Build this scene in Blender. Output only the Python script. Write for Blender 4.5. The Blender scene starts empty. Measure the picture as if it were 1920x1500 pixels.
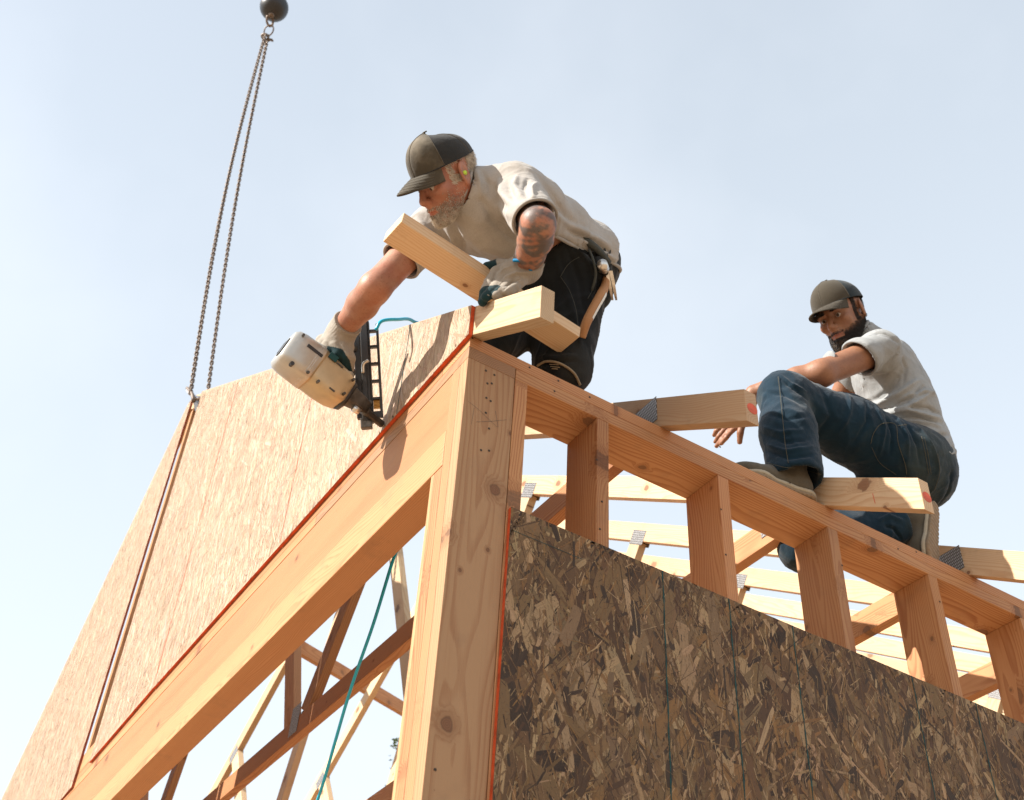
import bpy, bmesh, math, random
import numpy as np
from mathutils import Vector, Matrix

random.seed(7); RNG = np.random.RandomState(11)
SC = bpy.context.scene
COL = SC.collection

# ------------------------------------------------------------------ camera
R = np.array([[0.8419290448432191, -0.5371039209497287, 0.051719063696711476],
              [0.3899494892941213, 0.5393943967708166, -0.7463196905690416],
              [0.37295425892258, 0.6485160467037371, 0.6635752089393867]])
CAM = np.array([-0.97192018, -1.9256778, -2.12158997]); FOC = 2211.964368719173
CX, CY, CZ = R[0], R[1], R[2]          # right, down, forward in the world
cd = bpy.data.cameras.new('camera'); cam = bpy.data.objects.new('camera', cd); COL.objects.link(cam)
cd.sensor_width = 36; cd.lens = FOC / 1920 * 36; cd.clip_start = .05; cd.clip_end = 2000
cam.matrix_world = Matrix([list(x) + [t] for x, t in zip(np.stack([CX, -CY, -CZ], 1), CAM)] + [[0, 0, 0, 1]])
cd.dof.use_dof = True; cd.dof.focus_distance = 3.25; cd.dof.aperture_fstop = 6.3
SC.camera = cam

# ------------------------------------------------------------------ light
SUN = np.array([-.86, .12, .60]); SUN /= np.linalg.norm(SUN)
w = bpy.data.worlds.new('World'); SC.world = w; w.use_nodes = True
nt = w.node_tree; nt.nodes.clear()
wo = nt.nodes.new('ShaderNodeOutputWorld'); bg = nt.nodes.new('ShaderNodeBackground')
sky = nt.nodes.new('ShaderNodeTexSky'); sky.sky_type = 'NISHITA'; sky.sun_disc = False
sky.sun_elevation = math.asin(SUN[2]); sky.sun_rotation = math.atan2(SUN[0], SUN[1])
sky.air_density = 1.0; sky.dust_density = 3.0; sky.ozone_density = 1.5; sky.altitude = 50
hz = nt.nodes.new('ShaderNodeMix'); hz.data_type = 'RGBA'; sz = nt.nodes.new('ShaderNodeSeparateXYZ'); hm = nt.nodes.new('ShaderNodeMapRange'); tc0 = nt.nodes.new('ShaderNodeTexCoord')
nt.links.new(tc0.outputs['Generated'], sz.inputs[0]); nt.links.new(sz.outputs[2], hm.inputs[0])
hm.inputs[1].default_value = .15; hm.inputs[2].default_value = .95; hm.inputs[3].default_value = .80; hm.inputs[4].default_value = .42
nt.links.new(hm.outputs[0], hz.inputs[0])      # the haze thins towards the zenith
hz.inputs[7].default_value = (7.9, 8.6, 9.1, 1)       # thin bright high haze over the whole sky
nt.links.new(sky.outputs[0], hz.inputs[6])
tcw = nt.nodes.new('ShaderNodeTexCoord'); cn = nt.nodes.new('ShaderNodeTexNoise')
cn.inputs['Scale'].default_value = 2.2; cn.inputs['Detail'].default_value = 5
cr = nt.nodes.new('ShaderNodeMapRange'); cr.inputs[1].default_value = .5; cr.inputs[2].default_value = .8
cr.inputs[3].default_value = 0; cr.inputs[4].default_value = .22
nt.links.new(tcw.outputs['Generated'], cn.inputs['Vector']); nt.links.new(cn.outputs[0], cr.inputs[0])
cm = nt.nodes.new('ShaderNodeMix'); cm.data_type = 'RGBA'; cm.inputs[7].default_value = (9, 9.2, 9.6, 1)
nt.links.new(cr.outputs[0], cm.inputs[0]); nt.links.new(hz.outputs[2], cm.inputs[6])
nt.links.new(cm.outputs[2], bg.inputs[0]); bg.inputs[1].default_value = .075
nt.links.new(bg.outputs[0], wo.inputs[0])
sl = bpy.data.lights.new('sun', 'SUN'); sl.energy = 5.0; sl.angle = math.radians(.55); sl.color = (1, .93, .84)
so = bpy.data.objects.new('sun', sl); COL.objects.link(so); so.location = (-20, 3, 20)
so.rotation_euler = Vector(SUN).to_track_quat('Z', 'Y').to_euler()
vs = SC.view_settings; vs.view_transform = 'Standard'; vs.look = 'None'; vs.exposure = 1.08; vs.gamma = 1
vs.use_curve_mapping = False

# ------------------------------------------------------------------ helpers
def ray(x, y): return R.T @ np.array([(x - 960) / FOC, (y - 750) / FOC, 1.])
def at(x, y, z): return CAM + z * ray(x, y)
def on(x, y, ax, v):
    d = ray(x, y); return CAM + (v - CAM[ax]) / d[ax] * d
def unit(v): v = np.asarray(v, float); return v / np.linalg.norm(v)

def props(o, label=None, cat=None, group=None, kind=None):
    if label: o['label'] = label
    if cat: o['category'] = cat
    if group: o['group'] = group
    if kind: o['kind'] = kind
    return o
def empty(name, loc=(0, 0, 0), parent=None):
    o = bpy.data.objects.new(name, None); COL.objects.link(o); o.empty_display_size = .05
    if parent is not None: o.parent = parent; o.matrix_parent_inverse = parent.matrix_world.inverted()
    o.location = loc
    bpy.context.view_layer.update()
    return o
def link(o, parent=None):
    COL.objects.link(o)
    if parent is not None:
        o.parent = parent
        mw = o.matrix_world.copy()
        o.matrix_parent_inverse = pinv(parent)
    return o
_pinv = {}
def pinv(p):
    if p.name not in _pinv:
        m = Matrix.Identity(4); q = p; ch = []
        while q is not None: ch.append(q); q = q.parent
        # all things here are placed by their own location / matrix_basis
        M = Matrix.Identity(4)
        for q in reversed(ch): M = M @ q.matrix_parent_inverse @ q.matrix_basis
        _pinv[p.name] = M.inverted()
    return _pinv[p.name]
def mesh_obj(name, V, F, mat, parent=None, smooth=False, mw=None, colors=None, mats=None, midx=None):
    me = bpy.data.meshes.new(name)
    V = np.asarray(V, np.float32)
    if isinstance(F, np.ndarray):
        n, k = F.shape
        me.vertices.add(len(V)); me.vertices.foreach_set('co', V.ravel())
        me.loops.add(n * k); me.loops.foreach_set('vertex_index', F.astype(np.int32).ravel())
        me.polygons.add(n); me.polygons.foreach_set('loop_start', np.arange(0, n * k, k, dtype=np.int32))
        me.update(calc_edges=True)
    else:
        me.from_pydata(V.tolist(), [], F); me.update()
    me.polygons.foreach_set('use_smooth', np.full(len(me.polygons), smooth))
    for m in (mats or [mat]): me.materials.append(m)
    if midx is not None: me.polygons.foreach_set('material_index', np.asarray(midx, np.int32))
    if colors is not None:
        a = me.color_attributes.new('tint', 'FLOAT_COLOR', 'POINT')
        c = np.ones((len(V), 4), np.float32); c[:, :3] = colors; a.data.foreach_set('color', c.ravel())
    o = bpy.data.objects.new(name, me)
    if mw is not None: o.matrix_basis = mw
    link(o, parent)
    return o
def bm_obj(name, bm, mat, parent=None, smooth=False, mw=None, mats=None):
    me = bpy.data.meshes.new(name); bm.to_mesh(me); bm.free()
    for m in (mats or [mat]): me.materials.append(m)
    if smooth: me.polygons.foreach_set('use_smooth', np.ones(len(me.polygons), bool))
    o = bpy.data.objects.new(name, me)
    if mw is not None: o.matrix_basis = mw
    return link(o, parent)
def frame(o, ex, ey, ez):
    return Matrix([[ex[i], ey[i], ez[i], o[i]] for i in range(3)] + [[0, 0, 0, 1]])

def board(name, p0, p1, wdir, wid, thk, mat, parent=None, cut0=0., cut1=0., bev=.0016, off=(0, 0)):
    """lumber: axis p0->p1, wide dimension along wdir, cut0/cut1 shear the end planes along the width"""
    p0 = np.array(p0, float); p1 = np.array(p1, float)
    ex = unit(p1 - p0); L = np.linalg.norm(p1 - p0)
    ey = np.array(wdir, float); ey = unit(ey - ex * (ey @ ex)); ez = np.cross(ex, ey)
    c = (p0 + p1) / 2
    bm = bmesh.new(); vs_ = []
    for s, cut in ((-1, cut0), (1, cut1)):
        for y, z in ((-1, -1), (1, -1), (1, 1), (-1, 1)):
            vs_.append(bm.verts.new((s * L / 2 + cut * y * wid / 2, y * wid / 2 + off[0], z * thk / 2 + off[1])))
    for f in ((0, 3, 2, 1), (4, 5, 6, 7), (0, 1, 5, 4), (1, 2, 6, 5), (2, 3, 7, 6), (3, 0, 4, 7)):
        bm.faces.new([vs_[i] for i in f])
    if bev:
        bmesh.ops.bevel(bm, geom=bm.edges[:], offset=bev, segments=2, profile=.5, affect='EDGES')
    bmesh.ops.recalc_face_normals(bm, faces=bm.faces[:])
    return bm_obj(name, bm, mat, parent, mw=frame(c, ex, ey, ez))

def tube_np(pts, rad, n=10, cap=True):
    pts = np.asarray(pts, float); m = len(pts)
    rad = np.broadcast_to(rad, (m,)) if np.ndim(rad) < 1 or len(np.atleast_1d(rad)) == 1 else np.asarray(rad)
    T = np.gradient(pts, axis=0); T /= np.linalg.norm(T, axis=1)[:, None] + 1e-12
    u = np.cross(T[0], [0, 0, 1]);
    if np.linalg.norm(u) < .1: u = np.cross(T[0], [1, 0, 0])
    V = []
    for i in range(m):
        u = u - T[i] * (u @ T[i]); u /= np.linalg.norm(u); v = np.cross(T[i], u)
        a = np.arange(n) * 2 * np.pi / n
        V.append(pts[i] + rad[i] * (np.cos(a)[:, None] * u + np.sin(a)[:, None] * v))
    V = np.concatenate(V); F = []
    for i in range(m - 1):
        for j in range(n):
            k = (j + 1) % n
            F.append((i * n + j, i * n + k, (i + 1) * n + k, (i + 1) * n + j))
    if cap: F.append(tuple(range(n - 1, -1, -1))); F.append(tuple((m - 1) * n + j for j in range(n)))
    return V, F
def spline(ps, n=40):
    ps = np.asarray(ps, float); P = np.vstack([2 * ps[0] - ps[1], ps, 2 * ps[-1] - ps[-2]]); out = []
    k = max(2, n // (len(ps) - 1))
    for i in range(1, len(P) - 2):
        for t in np.linspace(0, 1, k, endpoint=False):
            a, b, c, d = P[i - 1:i + 3]
            out.append(.5 * ((2 * b) + (-a + c) * t + (2 * a - 5 * b + 4 * c - d) * t * t + (-a + 3 * b - 3 * c + d) * t ** 3))
    out.append(ps[-1]); return np.array(out)
def tube(name, pts, rad, mat, parent=None, n=10, smooth=True):
    V, F = tube_np(pts, rad, n); return mesh_obj(name, V, F, mat, parent, smooth=smooth)
class MB:
    """joins simple pieces into one mesh"""
    def __init__(s): s.V = []; s.F = []; s.n = 0; s.m = []
    def add(s, V, F, mi=0):
        s.V.append(np.asarray(V, float)); s.F += [tuple(i + s.n for i in f) for f in F]; s.n += len(V); s.m += [mi] * len(F)
    def box(s, M, lo, hi, mi=0):
        c = np.array([[x, y, z] for x in (lo[0], hi[0]) for y in (lo[1], hi[1]) for z in (lo[2], hi[2])], float)
        V = c @ np.array(M[1]).T * 1.0 if False else c @ np.stack(M[1]) + M[0]
        s.add(V, [(0, 1, 3, 2), (4, 6, 7, 5), (0, 4, 5, 1), (2, 3, 7, 6), (0, 2, 6, 4), (1, 5, 7, 3)], mi)
    def tube(s, pts, rad, n=10, mi=0): s.add(*tube_np(pts, rad, n), mi)
    def obj(s, name, mat, parent=None, smooth=False, bev=0, mats=None):
        o = mesh_obj(name, np.concatenate(s.V), s.F, mat, None if parent is None else parent, smooth=smooth, mats=mats, midx=s.m if mats else None)
        if bev:
            bm = bmesh.new(); bm.from_mesh(o.data)
            bmesh.ops.recalc_face_normals(bm, faces=bm.faces[:])
            bmesh.ops.bevel(bm, geom=[e for e in bm.edges if len(e.link_faces) == 2 and e.calc_face_angle(0) > .5], offset=bev, segments=2, profile=.6, affect='EDGES')
            bm.to_mesh(o.data); bm.free()
        return o

# ------------------------------------------------------------------ materials
def nodes(name):
    m = bpy.data.materials.new(name); m.use_nodes = True; t = m.node_tree
    b = t.nodes['Principled BSDF']; return m, t, b
def N(t, typ, **kw):
    n = t.nodes.new(typ)
    for k, v in kw.items():
        if k in ('op', 'operation'): n.operation = v
        elif hasattr(n, k) and k != 'inputs': setattr(n, k, v)
    return n
def math_(t, op, a, b=None, c=None, clamp=False):
    n = t.nodes.new('ShaderNodeMath'); n.operation = op; n.use_clamp = clamp
    for i, v in enumerate((a, b, c)):
        if v is None: continue
        if isinstance(v, (int, float)): n.inputs[i].default_value = v
        else: t.links.new(v, n.inputs[i])
    return n.outputs[0]
def vmath(t, op, a, b=None, scale=None):
    n = t.nodes.new('ShaderNodeVectorMath'); n.operation = op
    for i, v in enumerate((a, b)):
        if v is None: continue
        if isinstance(v, (tuple, list)): n.inputs[i].default_value = v
        else: t.links.new(v, n.inputs[i])
    if scale is not None:
        if isinstance(scale, (int, float)): n.inputs['Scale'].default_value = scale
        else: t.links.new(scale, n.inputs['Scale'])
    return n.outputs['Value'] if op in ('LENGTH', 'DISTANCE', 'DOT_PRODUCT') else n.outputs[0]
def mix(t, f, a, b, blend='MIX'):
    n = t.nodes.new('ShaderNodeMix'); n.data_type = 'RGBA'; n.blend_type = blend
    for i, v in ((0, f), (6, a), (7, b)):
        if isinstance(v, (int, float)): n.inputs[i].default_value = v
        elif isinstance(v, (tuple, list)): n.inputs[i].default_value = (*v, 1) if len(v) == 3 else v
        else: t.links.new(v, n.inputs[i])
    return n.outputs[2]
def noise(t, vec, scale=5, detail=3, rough=.5, dist=0):
    n = t.nodes.new('ShaderNodeTexNoise'); n.inputs['Scale'].default_value = scale
    n.inputs['Detail'].default_value = detail; n.inputs['Roughness'].default_value = rough; n.inputs['Distortion'].default_value = dist
    t.links.new(vec, n.inputs['Vector']); return n.outputs[0]
def mrange(t, v, a, b, c=0., d=1., smooth=False):
    n = t.nodes.new('ShaderNodeMapRange'); n.interpolation_type = 'SMOOTHSTEP' if smooth else 'LINEAR'
    t.links.new(v, n.inputs[0])
    for i, x in enumerate((a, b, c, d)): n.inputs[i + 1].default_value = x
    return n.outputs[0]
def bump(t, b, h, strength=.3, dist=.001):
    n = t.nodes.new('ShaderNodeBump'); n.inputs['Strength'].default_value = strength; n.inputs['Distance'].default_value = dist
    t.links.new(h, n.inputs['Height']); t.links.new(n.outputs[0], b.inputs['Normal']); return n
def comb(t, x, y, z):
    n = t.nodes.new('ShaderNodeCombineXYZ')
    for i, v in enumerate((x, y, z)):
        if isinstance(v, (int, float)): n.inputs[i].default_value = v
        else: t.links.new(v, n.inputs[i])
    return n.outputs[0]
def sep(t, v):
    n = t.nodes.new('ShaderNodeSeparateXYZ'); t.links.new(v, n.inputs[0]); return n.outputs

def wood(name, light, dark, ring=.0055, contrast=.5, knots=.5, tintvar=.16, rough=.62, pith=.12, spots=()):
    m, t, b = nodes(name)
    tc = N(t, 'ShaderNodeTexCoord'); oi = N(t, 'ShaderNodeObjectInfo')
    rnd = oi.outputs['Random']
    r1 = math_(t, 'FRACT', math_(t, 'MULTIPLY', rnd, 17.31)); r2 = math_(t, 'FRACT', math_(t, 'MULTIPLY', rnd, 71.7))
    r3 = math_(t, 'FRACT', math_(t, 'MULTIPLY', rnd, 231.9))
    co0 = tc.outputs['Object']
    co = vmath(t, 'ADD', co0, comb(t, math_(t, 'MULTIPLY', rnd, 53.), math_(t, 'MULTIPLY', r1, 0.0), 0.))
    off = comb(t, math_(t, 'MULTIPLY', rnd, 53.), math_(t, 'MULTIPLY', r1, 9.), math_(t, 'MULTIPLY', r2, 9.))
    co = vmath(t, 'ADD', co0, off)
    # knots
    ks = (2.6, 9.5, 1.2)
    vk = N(t, 'ShaderNodeTexVoronoi'); vk.feature = 'F1'; vk.inputs['Scale'].default_value = 1; vk.inputs['Randomness'].default_value = .9
    kv = vmath(t, 'MULTIPLY', co, ks); t.links.new(kv, vk.inputs['Vector'])
    dv = vmath(t, 'SUBTRACT', kv, vk.outputs['Position']); dv = vmath(t, 'DIVIDE', dv, (ks[0] * 1.3, ks[1], 1e4))
    kd0 = vmath(t, 'LENGTH', dv)
    wob = noise(t, co, 60, 2)
    kd = math_(t, 'MULTIPLY', kd0, mrange(t, wob, .3, .7, .8, 1.2))
    kc = sep(t, vk.outputs['Color'])
    on_ = math_(t, 'LESS_THAN', kc[0], knots)
    kr = math_(t, 'MULTIPLY', math_(t, 'MULTIPLY_ADD', math_(t, 'MULTIPLY', kc[1], kc[1]), .0145, .0032), on_)
    kq = math_(t, 'DIVIDE', kd, math_(t, 'ADD', kr, .0005))         # 1 at the knot's rim
    for sx_, sy_, sr_ in spots:
        dd = vmath(t, 'MULTIPLY', vmath(t, 'SUBTRACT', co0, (sx_, sy_, 0)), (.85, 1, 0))
        dd = math_(t, 'DIVIDE', math_(t, 'MULTIPLY', vmath(t, 'LENGTH', dd), mrange(t, wob, .3, .7, .85, 1.15)), sr_)
        kq = math_(t, 'MINIMUM', kq, dd)
    core = mrange(t, kq, .75, 1.15, 1, 0, True)
    halo = mrange(t, kq, .9, 3.4, 1, 0, True)
    # rings about an off-centre pith
    lowv = vmath(t, 'MULTIPLY', co, (1.3, 7, 7))
    n1 = N(t, 'ShaderNodeTexNoise'); n1.inputs['Scale'].default_value = 1; n1.inputs['Detail'].default_value = 2
    t.links.new(lowv, n1.inputs['Vector'])
    wv = vmath(t, 'SCALE', vmath(t, 'SUBTRACT', n1.outputs['Color'], (.5, .5, .5)), scale=.085)
    s0 = sep(t, vmath(t, 'ADD', co0, wv))
    a = math_(t, 'MULTIPLY_ADD', r1, 2 * pith, -pith); bb = math_(t, 'MULTIPLY_ADD', r2, .10, .035)
    yy = math_(t, 'SUBTRACT', s0[1], a); zz = math_(t, 'SUBTRACT', s0[2], bb)
    rr = math_(t, 'SQRT', math_(t, 'ADD', math_(t, 'MULTIPLY', yy, yy), math_(t, 'MULTIPLY', zz, zz)))
    rr = math_(t, 'ADD', rr, math_(t, 'MULTIPLY', math_(t, 'POWER', halo, 1.5), .016))
    rn = noise(t, vmath(t, 'MULTIPLY', co, (.2, 14, 14)), 1, 2)
    rr = math_(t, 'ADD', rr, math_(t, 'MULTIPLY', rn, .02))
    ph = math_(t, 'FRACT', math_(t, 'DIVIDE', rr, ring))
    late = math_(t, 'MULTIPLY', mrange(t, ph, .35, .86, 0, 1, True), mrange(t, ph, .9, .99, 1, 0, True))
    fib = noise(t, vmath(t, 'MULTIPLY', co, (9, 420, 420)), 1, 3, .6)
    wide = noise(t, vmath(t, 'MULTIPLY', co, (.9, 16, 16)), 1, 3)
    g = math_(t, 'MULTIPLY', late, contrast)
    g = math_(t, 'ADD', g, mrange(t, fib, .35, .75, -.1, .16))
    g = math_(t, 'ADD', g, mrange(t, wide, .3, .7, -.16, .22), clamp=True)
    c = mix(t, g, light, dark)
    c = mix(t, math_(t, 'MULTIPLY', halo, .45), c, tuple(x * .75 for x in dark))
    kring = math_(t, 'FRACT', math_(t, 'MULTIPLY', kq, 3.2))
    kcol = mix(t, kring, (.17, .075, .035), (.085, .04, .022))
    c = mix(t, math_(t, 'MULTIPLY', core, .85), c, kcol)
    rim = math_(t, 'MULTIPLY', mrange(t, math_(t, 'ABSOLUTE', math_(t, 'SUBTRACT', kq, 1.0)), 0, .22, 1, 0), 1.)
    c = mix(t, math_(t, 'MULTIPLY', rim, .55), c, (.05, .022, .012))
    # board to board variation: pinker / yellower, lighter / darker, and some handling dirt
    c = mix(t, math_(t, 'MULTIPLY', r3, .38), c, mix(t, r1, (.42, .17, .085), (.38, .27, .15)), 'MIX')
    hv = N(t, 'ShaderNodeHueSaturation'); t.links.new(c, hv.inputs['Color'])
    t.links.new(math_(t, 'MULTIPLY_ADD', r2, tintvar * 2, 1 - tintvar), hv.inputs['Value'])
    dirt = mrange(t, noise(t, co, 11, 6, .62), .56, .78, 0, .3)
    c = mix(t, dirt, hv.outputs[0], (.16, .10, .065))
    t.links.new(c, b.inputs['Base Color']); b.inputs['Roughness'].default_value = rough
    b.inputs['Specular IOR Level'].default_value = .25
    h = math_(t, 'ADD', math_(t, 'MULTIPLY', late, .5), math_(t, 'MULTIPLY', fib, .9))
    h = math_(t, 'SUBTRACT', h, math_(t, 'MULTIPLY', rim, 1.2))
    bump(t, b, h, .35, .0007)
    return m

SPOT = lambda z: -(z - (-.0765 - 2.82 + .038) / 2)
M_FIR = wood('douglas_fir', (.41, .208, .092), (.23, .074, .023), ring=.0062, contrast=.62, knots=.85)
M_HEAD = wood('header_fir', (.40, .205, .092), (.27, .10, .036), ring=.0045, contrast=.6, knots=.22, pith=.2)
M_PINE = wood('spruce_lumber', (.56, .43, .275), (.42, .25, .125), ring=.006, contrast=.5, knots=.5)
M_POST = wood('weathered_fir', (.30, .180, .095), (.19, .078, .031), ring=.0075, contrast=.42, knots=.35, spots=[(SPOT(-.448), .036, .0130), (SPOT(-1.059), -.031, .0130), (SPOT(-.70), -.035, .004), (SPOT(-.62), .03, .004)])
M_DARK = wood('plate_end_fir', (.26, .12, .06), (.13, .048, .022), ring=.0055, contrast=.8, knots=.0)

def plain(name, col, rough=.6, metal=0., spec=.4, nscale=0, namt=.15, bscale=0, bstr=.2, bdist=.001, sheen=0, coord='Object'):
    m, t, b = nodes(name)
    tc = N(t, 'ShaderNodeTexCoord'); b.inputs['Roughness'].default_value = rough; b.inputs['Metallic'].default_value = metal
    b.inputs['Specular IOR Level'].default_value = spec
    c = None
    if nscale:
        f = noise(t, tc.outputs[coord], nscale, 5, .6)
        c = mix(t, mrange(t, f, .3, .7), tuple(x * (1 - namt) for x in col), tuple(min(1, x * (1 + namt)) for x in col))
        t.links.new(c, b.inputs['Base Color'])
    else: b.inputs['Base Color'].default_value = (*col, 1)
    if bscale: bump(t, b, noise(t, tc.outputs[coord], bscale, 4, .6), bstr, bdist)
    if sheen: b.inputs['Sheen Weight'].default_value = sheen
    return m
def cloth(name, a, c2, nscale=14, weave=420, bstr=.45, mark=None, markamt=.5, attr=False, rough=.9):
    m, t, b = nodes(name); tc = N(t, 'ShaderNodeTexCoord'); co = tc.outputs['Object']
    f = mrange(t, noise(t, co, nscale, 6, .65), .34, .68)
    c = mix(t, f, a, c2)
    f2 = noise(t, co, weave, 2, .7); c = mix(t, mrange(t, f2, .35, .7, 0, .3), c, tuple(x * .55 for x in a))
    if mark:
        f3 = mrange(t, noise(t, co, 5, 5, .6), .5, .72, 0, markamt); c = mix(t, f3, c, mark)
    if attr:
        at_ = N(t, 'ShaderNodeVertexColor'); at_.layer_name = 'tint'; c = mix(t, 1., c, at_.outputs[0], 'MULTIPLY')
    t.links.new(c, b.inputs['Base Color']); b.inputs['Roughness'].default_value = rough; b.inputs['Specular IOR Level'].default_value = .15
    b.inputs['Sheen Weight'].default_value = .12
    h = math_(t, 'ADD', math_(t, 'MULTIPLY', noise(t, co, 26, 4, .6), 3.), math_(t, 'MULTIPLY', f2, .35))
    bump(t, b, h, bstr, .0022)
    return m
M_SHIRT1 = cloth('beige_jersey', (.37, .352, .33), (.295, .28, .26), 9, 300, .4, (.33, .27, .2), .2, attr=True)
M_SHIRT2 = cloth('heather_grey_jersey', (.30, .315, .32), (.235, .247, .252), 12, 300, .5, attr=True)
M_TROUS1 = cloth('charcoal_canvas', (.012, .015, .017), (.007, .009, .012), 8, 500, .5, (.055, .05, .04), .32, attr=True)
M_JEANS = cloth('blue_denim', (.006, .025, .044), (.0035, .015, .028), 14, 600, .6, (.05, .062, .052), .55, attr=True)
M_STITCH = plain('stitch_thread', (.38, .30, .17), .8)
M_SEAM = plain('dark_seam', (.05, .055, .05), .9)
M_GLOVE = cloth('knit_glove', (.32, .29, .25), (.25, .225, .19), 20, 700, .5, attr=True)
M_CAP1 = cloth('washed_olive_cap', (.075, .066, .050), (.040, .035, .027), 9, 800, .4, (.22, .19, .145), .75)
M_CAP1B = cloth('dark_cap_mesh', (.022, .024, .026), (.03, .03, .03), 30, 900, .5)
M_CAP2 = cloth('khaki_cap', (.055, .047, .034), (.046, .039, .028), 6, 900, .2)
M_CAP2B = cloth('black_cap_mesh', (.018, .03, .036), (.014, .02, .026), 30, 900, .5)
M_BOOT1 = cloth('dark_boot', (.03, .028, .024), (.05, .045, .035), 20, 300, .3)
M_BOOT2 = cloth('grey_suede', (.115, .10, .075), (.085, .072, .052), 20, 300, .35)
M_SOLE2 = cloth('tan_rubber_sole', (.27, .20, .135), (.22, .165, .11), 18, 200, .3)
M_MIDSOLE = cloth('pale_midsole', (.42, .37, .28), (.36, .31, .23), 18, 200, .3)
def skin(name, base, red, mott=.2):
    m, t, b = nodes(name); tc = N(t, 'ShaderNodeTexCoord'); co = tc.outputs['Object']
    c = mix(t, mrange(t, noise(t, co, 22, 6, .6), .3, .7), base, red)
    c = mix(t, mrange(t, noise(t, co, 160, 3, .6), .55, .75, 0, mott), c, tuple(x * .5 for x in red))
    a = N(t, 'ShaderNodeVertexColor'); a.layer_name = 'tint'; c = mix(t, 1., c, a.outputs[0], 'MULTIPLY')
    t.links.new(c, b.inputs['Base Color']); b.inputs['Roughness'].default_value = .52; b.inputs['Specular IOR Level'].default_value = .38
    b.inputs['Subsurface Weight'].default_value = .08; b.inputs['Subsurface Radius'].default_value = (.012, .004, .002); b.inputs['Subsurface Scale'].default_value = .6
    h = math_(t, 'ADD', noise(t, co, 260, 3, .6), math_(t, 'MULTIPLY', noise(t, co, 60, 4, .6), 1.5)); bump(t, b, h, .35, .0007)
    return m
M_SKIN1 = skin('ruddy_skin', (.385, .205, .135), (.31, .125, .075), .5)
M_SKIN2 = skin('tanned_skin', (.27, .130, .072), (.205, .088, .047), .4)
M_HAIRW = plain('grey_white_hair', (.50, .46, .40), .55, nscale=60, namt=.35)
M_HAIRG = plain('grey_hair', (.23, .20, .165), .55, nscale=60, namt=.35)
M_HAIRD = plain('dark_hair', (.018, .013, .010), .5)
M_HAIRB = plain('brown_chin_hair', (.12, .085, .055), .5)
M_EYE = plain('eye_white', (.34, .29, .26), .25)
M_IRIS = plain('iris_brown', (.035, .018, .01), .15)
M_ORANGE = plain('orange_edge_paint', (.50, .065, .013), .7, nscale=30, namt=.35, bscale=300, bstr=.6)
M_ORANGE_SHADE = plain('orange_edge_paint_shade', (.26, .055, .022), .75, nscale=30, namt=.4)  # same orange edge paint, darkened: the far panel edge's shade is in the colour
M_STEEL = plain('galvanised_steel', (.55, .56, .58), .38, .9, nscale=40, namt=.2)
M_DKSTEEL = plain('dark_steel', (.10, .095, .09), .45, .8, nscale=50, namt=.4)
M_RUST = plain('rusty_chain_steel', (.14, .11, .09), .55, .55, nscale=30, namt=.45)
M_BALL = plain('black_painted_ball', (.022, .024, .028), .38, .1, nscale=8, namt=.3)
M_HOSE = plain('turquoise_hose', (.0, .38, .56), .3, spec=.5)
M_BLACKP = plain('black_plastic', (.018, .018, .02), .42, spec=.5, nscale=40, namt=.3)
M_GUNBODY = plain('champagne_metal_housing', (.46, .37, .24), .32, .45, nscale=16, namt=.12, bscale=200, bstr=.1)
M_GUNCAP = plain('grey_metal_cap', (.42, .41, .38), .3, .45, nscale=16, namt=.12)
M_TEAL = plain('teal_plate', (.0, .045, .05), .4)
M_SILVER = plain('bright_steel', (.62, .60, .56), .28, .9, nscale=80, namt=.15)
M_BRASS = plain('brass_nails', (.55, .30, .08), .4, .5)
M_HICK = wood('hickory_handle', (.42, .215, .095), (.25, .11, .045), ring=.003, contrast=.5, knots=0)
M_NAILHOLE = plain('dark_nail_head', (.05, .035, .025), .5, .5)
M_PAINTRED = plain('red_orange_paint', (.52, .085, .035), .6, nscale=40, namt=.25)
M_CHALK = plain('dark_green_chalk', (.010, .045, .045), .9, nscale=60, namt=.5)
M_CHALKG = plain('grey_chalk', (.30, .27, .23), .9)
M_PENCIL = plain('pencil', (.10, .08, .07), .8)
M_LIME = plain('lime_foam', (.45, .62, .06), .7)
M_LABEL = plain('white_label', (.65, .65, .62), .6)
M_BLUE = plain('blue_cuff_binding', (.0, .16, .36), .8)

def plate_mat():
    m, t, b = nodes('punched_nail_plate'); tc = N(t, 'ShaderNodeTexCoord')
    br = N(t, 'ShaderNodeTexBrick'); br.offset = .5; br.inputs['Scale'].default_value = 1
    br.inputs['Brick Width'].default_value = .0062; br.inputs['Row Height'].default_value = .0105; br.inputs['Mortar Size'].default_value = .0018
    br.inputs['Mortar Smooth'].default_value = .2
    t.links.new(tc.outputs['Object'], br.inputs['Vector'])
    c = mix(t, br.outputs['Fac'], (.44, .44, .45), (.10, .095, .09))
    t.links.new(c, b.inputs['Base Color']); b.inputs['Metallic'].default_value = .35; b.inputs['Roughness'].default_value = .42
    bump(t, b, br.outputs['Fac'], .8, .001); return m
M_PLATE = plate_mat()

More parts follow.
